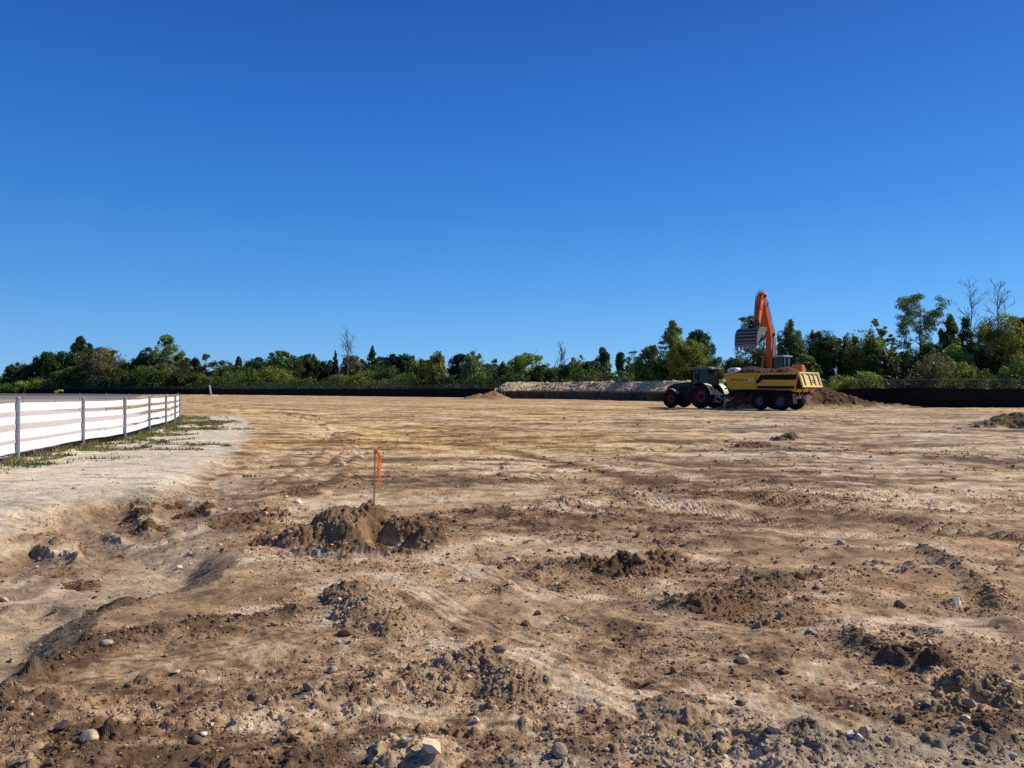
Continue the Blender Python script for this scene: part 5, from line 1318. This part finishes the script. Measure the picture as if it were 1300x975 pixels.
tree_id = [0]
KN = {'round': 'broadleaf_tree', 'airy': 'airy_tree', 'tall': 'tall_tree', 'cone': 'conifer', 'bush': 'shrub', 'dead': 'dead_tree', 'ball': 'small_tree', 'lean': 'leaning_tree'}
def tree(px, topy, d, kind, wpx, colname, label, cat='tree', group=None, dens=1.0, col2=None, vis=None):
    tree_id[0] += 1; sd = tree_id[0] * 17 + 3; g = np.random.default_rng(sd); gr = random.Random(sd)
    h = (HZ - topy) * d / F + H; w = wpx * d / F; pxm = d / F
    root = thing(KN[kind], label, cat, (atd(px, d), d, 0), gr.uniform(-.3, .3), group)
    lean = (0, 0)
    size = max(.11, pxm * 1.55)
    area = (w / pxm) * ((h if vis is None else h) / pxm)
    if kind == 'dead':
        segs, tips = branches(h * .95, w * .7, 16, sd, base_frac=.5, depth=3, r0=max(h * .010, pxm * .6), up=1.3)
        mb = MB(); 
        for pts, rs, lv in segs: mb.tube(pts, [max(r, pxm * (.32 - .06 * lv)) for r in rs], 4, cap=False)
        mb.build('trunk' , M['deadwood'], root); return root
    if kind == 'cone':
        w *= 1.15
        C = []; Rr = []
        nl = 11
        for k in range(nl):
            t = k / (nl - 1); z = h * (.12 + .86 * t); rr = w / 2 * (1 - t) ** .85 + .03 * w
            m_ = max(1, int(6 * (1 - t) + 1))
            for j in range(m_):
                a = j * 6.28 / m_ + k * .7; q = rr * gr.uniform(.55, .8); C.append((q * math.cos(a), q * math.sin(a), z - .15 * rr)); Rr.append(max(rr * .38, w * .05))
        MB().tube([(0, 0, -.1), (0, 0, h * .95)], [h * .02, h * .004], 6).build('trunk', M['bark'], root)
        lob = []
        for k in range(14):
            t = k / 13; z = h * (.12 + .85 * t); rr = w / 2 * (1 - t) ** .8 * (1.1 if k % 2 else .85) + .05 * w
            lob.append((gr.gauss(0, .03) * w, 0, z, rr, h * .06))
        V, Fq, c = vol_leaves(lob, int(area * 4.5 * dens) + 300, size * 1.15, LEAFCOL[colname], g, -1.1, max(w * .3, pxm * 6))
        npmesh('crown', V, Fq, M['leaf'], root, c, smooth=False); return root
    if kind == 'bush':
        C = []; Rr = []; n = max(6, int(w / h * 9))
        for k in range(n):
            x = gr.uniform(-.42, .42) * w; q = 1 - (abs(x) / (.55 * w)) ** 2; rr = gr.uniform(.16, .30) * h * (.6 + .4 * q)
            C.append((x, gr.uniform(-.3, .3) * min(w, h * 1.5), max(rr * .6, gr.uniform(.25, .82) * h * q))); Rr.append(rr)
        for k in range(n * 2):
            C.append((gr.uniform(-.48, .48) * w, gr.uniform(-.3, .3) * min(w, h), h * gr.uniform(.05, .25))); Rr.append(h * .14)
        # a few spiky shoots
        for k in range(n // 2):
            x = gr.uniform(-.4, .4) * w; C.append((x, gr.uniform(-.2, .2) * w, h * gr.uniform(.8, 1.0) * (1 - (x / (.7 * w)) ** 2))); Rr.append(h * .07)
        st = MB()
        for k in range(4): st.tube([(0, 0, 0), (gr.uniform(-.2, .2) * w, gr.uniform(-.1, .1) * w, h * .4), (gr.uniform(-.3, .3) * w, 0, h * .75)], [h * .015, h * .01, h * .004], 5)
        st.build('stem', M['bark'], root)
        V, Fq, c = vol_leaves([(x, y, z, r * 1.5, r * 1.15) for (x, y, z), r in zip(C, Rr)], int(area * 4.5 * dens) + 300, size * 1.15, LEAFCOL[colname], g, -.5, max(h * .35, pxm * 7))
        npmesh('crown', V, Fq, M['leaf'], root, c, smooth=False); return root
    spec = dict(round=(14, .30, .10, 1.0), tall=(15, .24, .12, .8), airy=(16, .42, .35, .62), ball=(9, .35, .5, 1.0), lean=(10, .42, .45, .7))[kind]
    nm, sp, bf, cs = spec
    if kind == 'lean': lean = (-.42, .05)
    segs, tips = branches(h * (.80 if kind not in ('lean', 'airy') else .86), w * sp, nm, sd, lean, bf, 2, max(h * .018, pxm * .4))
    mb = MB()
    for pts, rs, lv in segs:
        if lv <= (2 if kind in ('airy', 'lean') else 1): mb.tube(pts, [max(r, pxm * .22) for r in rs], 5 if lv == 0 else 4, cap=False)
    mb.build('trunk', M['bark'], root)
    C = []; Rr = []
    if kind in ('round', 'tall', 'ball'):
        lobes = []
        if kind == 'round':
            lobes.append((0, 0, h * .60, w * .40, h * .38))
            for k in range(5):
                a = gr.uniform(0, 6.28); q = w * gr.uniform(.12, .26); lobes.append((q * math.cos(a), q * math.sin(a), h * gr.uniform(.42, .72), w * gr.uniform(.2, .28), h * gr.uniform(.18, .26)))
        elif kind == 'tall':
            lobes.append((0, 0, h * .50, w * .36, h * .42))
            for k in range(4):
                q = gr.uniform(-.30, .30) * w; hh = gr.uniform(.62, .90) - abs(q) / w * .5; lobes.append((q, gr.uniform(-.15, .15) * w, h * hh * .8, w * gr.uniform(.12, .18), h * gr.uniform(.16, .24)))
            lobes.append((gr.uniform(-.06, .06) * w, 0, h * .80, w * .15, h * .20))
        else:
            lobes.append((0, 0, h * .76, w * .42, h * .24)); lobes.append((0, 0, h * .52, w * .3, h * .12))
        lobes.append((0, 0, h * .28, w * .44, h * .26)) if kind != 'ball' else None
        for (lx, ly, lz, lr, lh) in lobes:
            C.append((lx, ly, lz)); Rr.append(lr)
    else:
        for p_, lv in tips:
            C.append(tuple(p_)); Rr.append(w * .085 * gr.uniform(.6, 1.3))
        for pts, rs, lv in segs:
            if lv >= 1:
                for q in pts[2:]:
                    if gr.random() < .8: C.append((q.x + gr.gauss(0, .04) * w, q.y + gr.gauss(0, .04) * w, q.z + gr.gauss(0, .02) * h)); Rr.append(w * .06 * gr.uniform(.5, 1.4))
    for k in range(7):     # sprays that stick out and break the outline
        if kind in ('round', 'tall'):
            a = gr.uniform(-1.2, 1.2); C.append((w * .44 * math.sin(a) * (.8 if kind == 'tall' else 1), 0, h * (.52 + .42 * math.cos(a)))); Rr.append(w * .05)
    C = [(x, y, max(.15, min(z, h * .98))) for x, y, z in C]
    k_ = 2.0
    if kind in ('round', 'tall', 'ball'):
        for k in range(9):
            a = gr.uniform(-1.5, 1.5); lobes.append((w * .40 * math.sin(a) * (1 if kind == 'round' else .7), gr.uniform(-.2, .2) * w, h * (.50 + .42 * math.cos(a)), w * gr.uniform(.06, .12), h * gr.uniform(.05, .10)))
        lobes = [(a, b_, min(c_, h - e_), r_, e_) for a, b_, c_, r_, e_ in lobes]
        V, Fq, c = vol_leaves(lobes, int(area * 5.0 * dens) + 250, size * 1.2, LEAFCOL[colname], g, -.25, max(min(w, h) * .26, pxm * 9))
    else: V, Fq, c = leaf_mesh(C, Rr, int(area * k_ * dens) + 150, size * (1.25 if kind not in ('airy', 'lean') else 1.0), LEAFCOL[colname], g, flat=.75, shell=.5)
    if col2:
        m_ = g.uniform(size=len(Fq)) < .12; c2 = np.array(LEAFCOL[col2]); c = c.reshape(-1, 4, 3); c[m_] = c2 * g.uniform(.7, 1.2, (m_.sum(), 1, 1)); c = c.reshape(-1, 3)
    npmesh('crown', V, Fq, M['leaf'], root, c, smooth=False)
    return root

T = [
 # right side, nearest the fence
 (853, 406, 120, 'tall', 44, 'pale', 'tall pale green tree with a pointed top behind the tractor'),
 (824, 436, 124, 'tall', 40, 'bluegreen', 'bushy grey-green tree left of the tall pale tree behind the tractor'),
 (886, 417, 118, 'round', 46, 'dark', 'dark-topped tree rising behind the olive tree'),
 (876, 430, 112, 'round', 62, 'olive', 'broad olive-green tree directly behind the tractor cab'),
 (838, 455, 118, 'round', 50, 'mid', 'green tree behind the tractor hood'),
 (912, 452, 108, 'round', 40, 'mid', 'small green tree right of the olive tree, behind the tractor rear'),
 (938, 448, 90, 'round', 40, 'dark', 'dark tree below the excavator bucket'),
 (956, 402, 96, 'airy', 46, 'bluegreen', 'loose-crowned tree seen behind the excavator stick'),
 (965, 438, 88, 'round', 46, 'dark', 'dark tree behind the excavator boom'),
 (1004, 405, 92, 'tall', 52, 'bluegreen', 'tall grey-green tree just right of the excavator boom'),
 (1030, 418, 98, 'round', 34, 'mid', 'green tree second to the right of the excavator boom'),
 (1050, 416, 92, 'round', 48, 'dark', 'dark tree above the trailer tailgate'),
 (1022, 448, 84, 'round', 44, 'mid', 'lower green tree between the excavator cab and the tailgate'),
 (1075, 424, 97, 'round', 40, 'dark', 'dark tree right of the one above the tailgate'),
 (1095, 415, 92, 'round', 56, 'olive', 'rounded yellowish tree left of the gap of sky'),
 (1122, 440, 88, 'round', 46, 'dark', 'dark low tree under the gap of sky'),
 (1152, 403, 101, 'lean', 30, 'pale', 'thin feathery tree leaning left across the gap of sky'),
 (1146, 445, 92, 'round', 44, 'mid', 'dense green tree at the foot of the leaning tree'),
 (1168, 376, 96, 'airy', 68, 'bluegreen', 'tallest feathery tree with a bare forked trunk, at right'),
 (1172, 434, 86, 'round', 56, 'dark', 'dark undergrowth tree in front of the tallest feathery tree'),
 (1205, 394, 94, 'tall', 40, 'mid', 'upright dark tree right of the tallest feathery tree'),
 (1212, 436, 84, 'round', 50, 'bright', 'brighter green tree low down near the right edge'),
 (1228, 396, 97, 'tall', 34, 'dark', 'narrow dark tree at the foot of the left bare tree'),
 (1245, 442, 84, 'round', 44, 'dark', 'dark low tree between the two bare trees'),
 (1272, 394, 84, 'round', 72, 'olive', 'broad tree with a rounded crown near the right edge', 'rust'),
 (1302, 398, 92, 'tall', 44, 'dark', 'dark tree cut by the right edge of the photo'),
 (1345, 392, 90, 'round', 80, 'mid', 'green tree beyond the right edge of the photo'),
 (1420, 400, 90, 'round', 90, 'dark', 'dark tree well beyond the right edge of the photo'),
 (1232, 369, 100, 'dead', 32, 'mid', 'bare dead tree, left of the two at right'),
 (1268, 370, 100, 'dead', 32, 'mid', 'bare dead tree, right of the two at right'),
 (1062, 472, 76, 'bush', 44, 'olive', 'low yellow-green shrub just right of the tailgate'),
 (1098, 470, 76, 'bush', 50, 'olive', 'rusty-tipped low shrub left of the open stretch of fence', 'rust'),
 (1150, 474, 78, 'bush', 30, 'dark', 'dark shrub behind the open stretch of fence'),
 (1183, 455, 76, 'bush', 48, 'brown', 'brownish shrub right of the open stretch of fence'),
 (1222, 458, 76, 'bush', 44, 'olive', 'light green shrub second from the right edge'),
 (1262, 462, 74, 'bush', 56, 'mid', 'green shrub low at the right edge'),
 (1310, 455, 74, 'bush', 56, 'dark', 'dark shrub cut by the right edge'),
 (1370, 455, 74, 'bush', 80, 'mid', 'green shrub beyond the right edge'),
 (1020, 478, 84, 'bush', 40, 'dark', 'dark shrub behind the excavator counterweight'),
 # middle
 (798, 474, 138, 'bush', 60, 'brown', 'brown-green thicket behind the right half of the stockpile'),
 (760, 472, 146, 'bush', 60, 'brown', 'dull brown shrub behind the middle of the stockpile'),
 (722, 480, 150, 'bush', 46, 'pink', 'reddish low shrub behind the stockpile'),
 (690, 480, 156, 'bush', 40, 'dark', 'dark low shrub behind the left half of the stockpile'),
 (826, 470, 128, 'bush', 50, 'mid', 'green thicket left of the tractor'),
 (788, 446, 150, 'ball', 17, 'dark', 'small lollipop-shaped dark tree standing alone against the sky'),
 (806, 446, 150, 'airy', 24, 'pale', 'pale airy tree left of the grey-green tree'),
 (765, 440, 165, 'tall', 26, 'bluegreen', 'pale upright tree left of the lollipop-shaped tree'),
 (752, 457, 160, 'round', 34, 'dark', 'dark round tree left of the pale upright tree'),
 (734, 450, 165, 'round', 30, 'olive', 'olive round tree in the middle distance'),
 (711, 461, 165, 'round', 30, 'mid', 'low green tree at the foot of the lone bare tree'),
 (712, 443, 170, 'dead', 16, 'mid', 'lone bare tree above the stockpile'),
 (671, 447, 165, 'round', 52, 'bright', 'round yellow-green tree above the left end of the stockpile'),
 (645, 456, 170, 'round', 30, 'mid', 'green tree touching the left of the round yellow-green tree'),
 (628, 455, 175, 'tall', 16, 'bluegreen', 'narrow spiky tree left of the yellow-green tree'),
 (657, 472, 158, 'bush', 50, 'dark', 'dark thicket under the yellow-green tree'),
 (602, 442, 175, 'tall', 36, 'pale', 'pale silver-green tree in the middle of the tree line'),
 (582, 448, 182, 'round', 34, 'dark', 'dark tree left of the silver-green tree'),
 (555, 444, 175, 'tall', 32, 'olive', 'yellow-green tree with a spiky top left of centre'),
 (540, 455, 188, 'round', 28, 'mid', 'green tree left of the spiky-topped one'),
 (615, 472, 165, 'bush', 50, 'mid', 'green thicket under the silver-green tree'),
 (690, 462, 150, 'round', 40, 'dark', 'dark low tree right of the round yellow-green tree'),
 (738, 464, 146, 'bush', 50, 'mid', 'green thicket under the olive round tree'),
 (778, 466, 140, 'bush', 44, 'dark', 'dark thicket under the lollipop-shaped tree'),
 (520, 470, 205, 'bush', 50, 'mid', 'tall green thicket behind the pair of pink roofs'),
 (480, 462, 260, 'bush', 60, 'dark', 'dark thicket at the foot of the large spruce'),
 (408, 464, 320, 'bush', 80, 'dark', 'dark thicket behind the long low shed'),
 (640, 463, 195, 'round', 46, 'mid', 'broad background tree over the left end of the stockpile'),
 (700, 464, 190, 'round', 53, 'dark', 'wide leafy background tree above the middle of the stockpile'),
 (745, 462, 185, 'round', 60, 'olive', 'low dense background tree above the right of the stockpile'),
 (812, 459, 175, 'round', 47, 'mid', 'spreading background tree right of the lollipop-shaped tree'),
 (622, 461, 205, 'round', 54, 'dark', 'broad background tree under the silver-green tree'),
 (592, 463, 210, 'round', 61, 'mid', 'wide leafy background tree left of the silver-green tree'),
 (505, 464, 300, 'round', 48, 'bluegreen', 'low dense background tree above the pink roofs'),
 (500, 462, 310, 'round', 55, 'olive', 'spreading background tree right of the large spruce'),
 (415, 466, 330, 'round', 62, 'mid', 'broad background tree above the shed'),
 (368, 461, 300, 'round', 49, 'dark', 'wide leafy background tree left of the shed'),
 (300, 463, 275, 'round', 56, 'mid', 'low dense background tree right of the white marker post'),
 (335, 460, 290, 'round', 63, 'dark', 'spreading background tree below the domed green tree'),
 (225, 463, 275, 'round', 50, 'olive', 'broad background tree left of the white marker post'),
 (165, 460, 280, 'round', 57, 'mid', 'wide leafy background tree in the dip of the left group'),
 (575, 476, 170, 'bush', 56, 'dark', 'dark thicket under the spiky-topped tree'),
 (545, 480, 182, 'bush', 40, 'mid', 'green thicket right of the pink roofs'),
 # centre left
 (528, 452, 215, 'round', 26, 'olive', 'yellow-green tree right of the pink roofs'),
 (514, 447, 290, 'round', 34, 'spruce', 'round dark tree above the pink roofs'),
 (497, 448, 290, 'round', 30, 'spruce', 'narrow dark tree left of the round dark tree'),
 (485, 452, 290, 'round', 32, 'spruce', 'low dark tree right of the large spruce'),
 (473, 440, 280, 'cone', 26, 'spruce', 'large pointed spruce in the middle distance'),
 (458, 455, 295, 'round', 34, 'spruce', 'dark tree left of the large spruce'),
 (446, 449, 285, 'round', 28, 'brown', 'brown-tinged tree around the tall bare tree'),
 (441, 430, 275, 'dead', 20, 'mid', 'tall bare many-stemmed tree left of the large spruce'),
 (426, 446, 290, 'cone', 13, 'spruce', 'slim conifer left of the tall bare tree'),
 (416, 457, 300, 'round', 28, 'spruce', 'small dark tree, right of the shed roof gap'),
 (404, 456, 300, 'round', 30, 'spruce', 'small dark tree above the shed'),
 (391, 448, 295, 'round', 36, 'spruce', 'broad dark tree above the left end of the shed'),
 (374, 450, 290, 'round', 30, 'dark', 'dark tree left of the broad conifer'),
 (354, 444, 285, 'round', 42, 'mid', 'domed green tree, highest of the middle left'),
 (326, 453, 285, 'round', 40, 'dark', 'dark tree left of the domed tree'),
 (303, 452, 270, 'ball', 10, 'dark', 'small narrow tree poking above the tree line'),
 (283, 457, 265, 'round', 42, 'mid', 'green round tree right of the brownish tree'),
 (261, 447, 262, 'tall', 20, 'brown', 'slender brownish tree left of the middle'),
 (241, 452, 262, 'round', 34, 'dark', 'dark tree right of the tall pale tree at left'),
 (250, 475, 252, 'bush', 50, 'mid', 'green thicket behind the white marker post'),
 (300, 472, 250, 'bush', 60, 'mid', 'green thicket right of the white marker post'),
 (345, 466, 250, 'bush', 56, 'olive', 'olive thicket left of the shed'),
 (385, 478, 245, 'bush', 40, 'mid', 'green thicket in front of the shed wall'),
 (430, 476, 240, 'bush', 44, 'brown', 'greyish thicket right of the shed'),
 (462, 466, 235, 'bush', 56, 'olive', 'tall olive thicket in front of the large spruce'),
 (446, 485, 222, 'bush', 30, 'bright', 'bright green shrub on top of the screen'),
 (490, 483, 212, 'bush', 62, 'pink', 'reddish shrub row along the fence in the middle'),
 (512, 472, 232, 'bush', 30, 'mid', 'green shrub between the pink roofs'),
 (330, 484, 240, 'bush', 70, 'dark', 'dark shrub row low behind the distant fence'),
 (280, 486, 243, 'bush', 50, 'dark', 'low dark shrub near the white marker post'),
 (390, 486, 225, 'bush', 50, 'dark', 'low dark shrub in front of the shed'),
 (420, 487, 220, 'bush', 30, 'mid', 'low green shrub right of the shed'),
 # left
 (214, 424, 268, 'tall', 50, 'pale', 'tall pale green tree, highest right of the left group'),
 (190, 440, 272, 'round', 36, 'dark', 'dark tree left of the tall pale green tree'),
 (170, 453, 270, 'round', 38, 'mid', 'lower green tree in the dip of the left group'),
 (200, 462, 255, 'round', 60, 'mid', 'broad green tree in front of the tall pale green tree'),
 (236, 466, 255, 'round', 44, 'dark', 'dark tree low right of the tall pale green tree'),
 (130, 439, 262, 'round', 56, 'brown', 'broad grey-brown tree in the left group'),
 (102, 426, 280, 'tall', 36, 'dark', 'tall dark tree with separate clumps, top of the left group'),
 (78, 444, 280, 'round', 38, 'mid', 'green tree left of the tall dark one'),
 (60, 446, 285, 'round', 30, 'dark', 'dark tree third from the left end'),
 (40, 457, 285, 'round', 34, 'dark', 'dark tree second from the left end'),
 (22, 459, 290, 'round', 32, 'dark', 'dark tree near the left edge'),
 (4, 474, 295, 'round', 34, 'mid', 'low tree at the left edge'),
 (-30, 476, 295, 'round', 50, 'dark', 'low dark tree beyond the left edge'),
 (95, 464, 265, 'round', 50, 'mid', 'green tree in front of the tall dark one'),
 (155, 470, 258, 'bush', 60, 'dark', 'dark thicket below the dip of the left group'),
 (150, 462, 262, 'round', 40, 'dark', 'dark tree right of the grey-brown tree'),
 (46, 479, 270, 'bush', 28, 'olive', 'yellow-green shrub above the tiny yellow machine'),
 (28, 483, 268, 'bush', 22, 'bright', 'small bright shrub near the left edge'),
 (70, 478, 268, 'bush', 34, 'dark', 'dark shrub behind the tiny yellow machine'),
 (105, 478, 262, 'bush', 50, 'dark', 'dark shrub right of the tiny yellow machine'),
 (205, 482, 252, 'bush', 50, 'dark', 'dark low shrub beneath the tall pale green tree'),
 (2, 486, 270, 'bush', 30, 'mid', 'low shrub at the left edge'),
 (-40, 484, 270, 'bush', 60, 'mid', 'low shrub beyond the left edge'),
]
for t in T:
    px, ty, d, kind, w, c, lab = t[:7]
    if d > 110 and kind in ('round', 'bush', 'tall'): w *= 1.18
    grp = 'shrubs behind the fence' if kind == 'bush' else ('bare dead trees' if kind == 'dead' else 'trees in the tree line')
    tree(px, ty, d, kind, w, c, lab, 'shrub' if kind == 'bush' else 'tree', grp, col2=t[7] if len(t) > 7 else None)

# undergrowth filling behind the fences (one mass nobody could count)
def undergrowth():
    g = np.random.default_rng(99); C = []; Rr = []
    seg = [0]
    for a, b in zip(SCREEN, SCREEN[1:]): seg.append(seg[-1] + math.hypot(b[0] - a[0], b[1] - a[1]))
    s = 0
    while s < seg[-1]:
        x = np.interp(s, seg, [p[0] for p in SCREEN]); y = np.interp(s, seg, [p[1] for p in SCREEN])
        for k in range(3):
            back = g.uniform(3.5, 12); hh = g.uniform(.6, 2.6) + back * .08
            C.append((x + g.uniform(-1.5, 1.5) + back * .35 * (1 if y < 140 else .2), y + back, hh * .7)); Rr.append(g.uniform(.8, 1.5) * (1 + y / 300))
        s += 1.1 + y / 220
    V, Fq, c = leaf_mesh(C, Rr, 140000, .32, (.03, .045, .015), g)
    o = npmesh('undergrowth', V, Fq, M['leaf'], None, c, smooth=False)
    tag(o, 'tangled dark green undergrowth filling the foot of the tree line behind the fence', 'undergrowth', kind='stuff')
undergrowth()

# ------------------------------------------------------------------ weeds at the fence foot
def weeds():
    n = 230000
    x = rng.uniform(-22, -5, n); y = rng.uniform(9, 46, n)
    m = weed_mask(x, y); keep = rng.uniform(size=n) < m * .9
    x, y = x[keep], y[keep]; 
    m = m[keep]; n = len(x); z = terrain(x, y)
    hh = rng.uniform(.02, .085, n) * (.5 + .8 * m) * (1 + .9 * np.exp(-((fence_side(x, y) - .1) / .3) ** 2)); a = rng.uniform(0, 6.28, n); w = rng.uniform(.008, .022, n) * (.7 + y / 30)
    lx = rng.normal(0, .45, n) * hh; ly = rng.normal(0, .45, n) * hh
    ca, sa = np.cos(a) * w, np.sin(a) * w
    V = np.stack([np.stack([x - ca, y - sa, z - .01], 1), np.stack([x + ca, y + sa, z - .01], 1), np.stack([x + lx, y + ly, z + hh], 1)], 1).reshape(-1, 3)
    dry = fbm(x, y, .9, 2, 421) + .35 * (rng.uniform(size=n) - .5)
    c = np.where((dry > -.06)[:, None], np.array([.30, .245, .13]), np.array([.125, .145, .05])) * rng.uniform(.6, 1.3, (n, 1))
    o = npmesh('weeds', V, np.arange(3 * n).reshape(-1, 3), M['leaf'], None, np.repeat(c, 3, 0), smooth=False)
    tag(o, 'patchy green and straw-coloured weeds along the foot of the white fence', 'weeds', kind='stuff')
weeds()

# ------------------------------------------------------------------ light, sky, camera
SUN_AZ, SUN_EL = 72, 40
sd = Vector((math.sin(R(SUN_AZ)) * math.cos(R(SUN_EL)), math.cos(R(SUN_AZ)) * math.cos(R(SUN_EL)), math.sin(R(SUN_EL))))
sl = bpy.data.lights.new('sun', 'SUN'); sl.energy = 4.9; sl.angle = R(.53); sl.color = (1, .925, .80)
so = bpy.data.objects.new('sun', sl); COL.objects.link(so); so.rotation_euler = sd.to_track_quat('Z', 'Y').to_euler(); so.location = (30, 10, 40)

w = bpy.data.worlds.new('World'); scene.world = w; w.use_nodes = True; nt = w.node_tree
bg = nt.nodes['Background']; sky = nt.nodes.new('ShaderNodeTexSky'); sky.sky_type = 'NISHITA'; sky.sun_disc = False
sky.sun_elevation = R(SUN_EL); sky.sun_rotation = R(SUN_AZ); sky.altitude = 0; sky.air_density = 1.0; sky.dust_density = 0.3; sky.ozone_density = 3.5
sky.dust_density = 0.1
tc = nt.nodes.new('ShaderNodeTexCoord'); sx = nt.nodes.new('ShaderNodeSeparateXYZ'); nt.links.new(tc.outputs['Generated'], sx.inputs[0])
rp = nt.nodes.new('ShaderNodeValToRGB'); nt.links.new(sx.outputs[2], rp.inputs[0])
def srgb(r, g, b): return tuple(((v / 255 + .055) / 1.055) ** 2.4 for v in (r, g, b)) + (1,)
stops = [(0.0, srgb(134, 197, 248)), (.05, srgb(106, 182, 247)), (.12, srgb(76, 160, 240)), (.22, srgb(45, 134, 224)), (.33, srgb(28, 112, 208)), (.45, srgb(16, 88, 182)), (1.0, srgb(10, 56, 136))]
el = rp.color_ramp.elements
el[0].position = 0; el[0].color = stops[0][1]; el[1].position = 1; el[1].color = stops[-1][1]
for p_, c_ in stops[1:-1]:
    e = el.new(p_); e.color = c_
sc = nt.nodes.new('ShaderNodeVectorMath'); sc.operation = 'SCALE'; sc.inputs['Scale'].default_value = 10.0; nt.links.new(rp.outputs[0], sc.inputs[0])
# a little brighter on the sun's side, as the clear sky is
az = nt.nodes.new('ShaderNodeMapRange'); az.inputs[1].default_value = -.7; az.inputs[2].default_value = .8; az.inputs[3].default_value = .90; az.inputs[4].default_value = 1.12
nt.links.new(sx.outputs[0], az.inputs[0]); s3 = nt.nodes.new('ShaderNodeVectorMath'); s3.operation = 'SCALE'; nt.links.new(sc.outputs[0], s3.inputs[0]); nt.links.new(az.outputs[0], s3.inputs['Scale'])
mx = nt.nodes.new('ShaderNodeMix'); mx.data_type = 'RGBA'; mx.inputs[0].default_value = .85
nt.links.new(sky.outputs[0], mx.inputs[6]); nt.links.new(s3.outputs[0], mx.inputs[7]); nt.links.new(mx.outputs[2], bg.inputs[0]); bg.inputs[1].default_value = .1

cam = bpy.data.cameras.new('camera'); cam.sensor_width = 36; cam.lens = 36 * F / 1300; cam.clip_end = 10000; cam.clip_start = .05
co = bpy.data.objects.new('camera', cam); COL.objects.link(co); co.location = (0, 0, H)
co.rotation_euler = (R(90) + math.atan2(HZ - 487.5, F), 0, 0)
scene.camera = co
scene.cycles.use_denoising = False
scene.view_settings.view_transform = 'Standard'; scene.view_settings.look = 'None'; scene.view_settings.exposure = 0
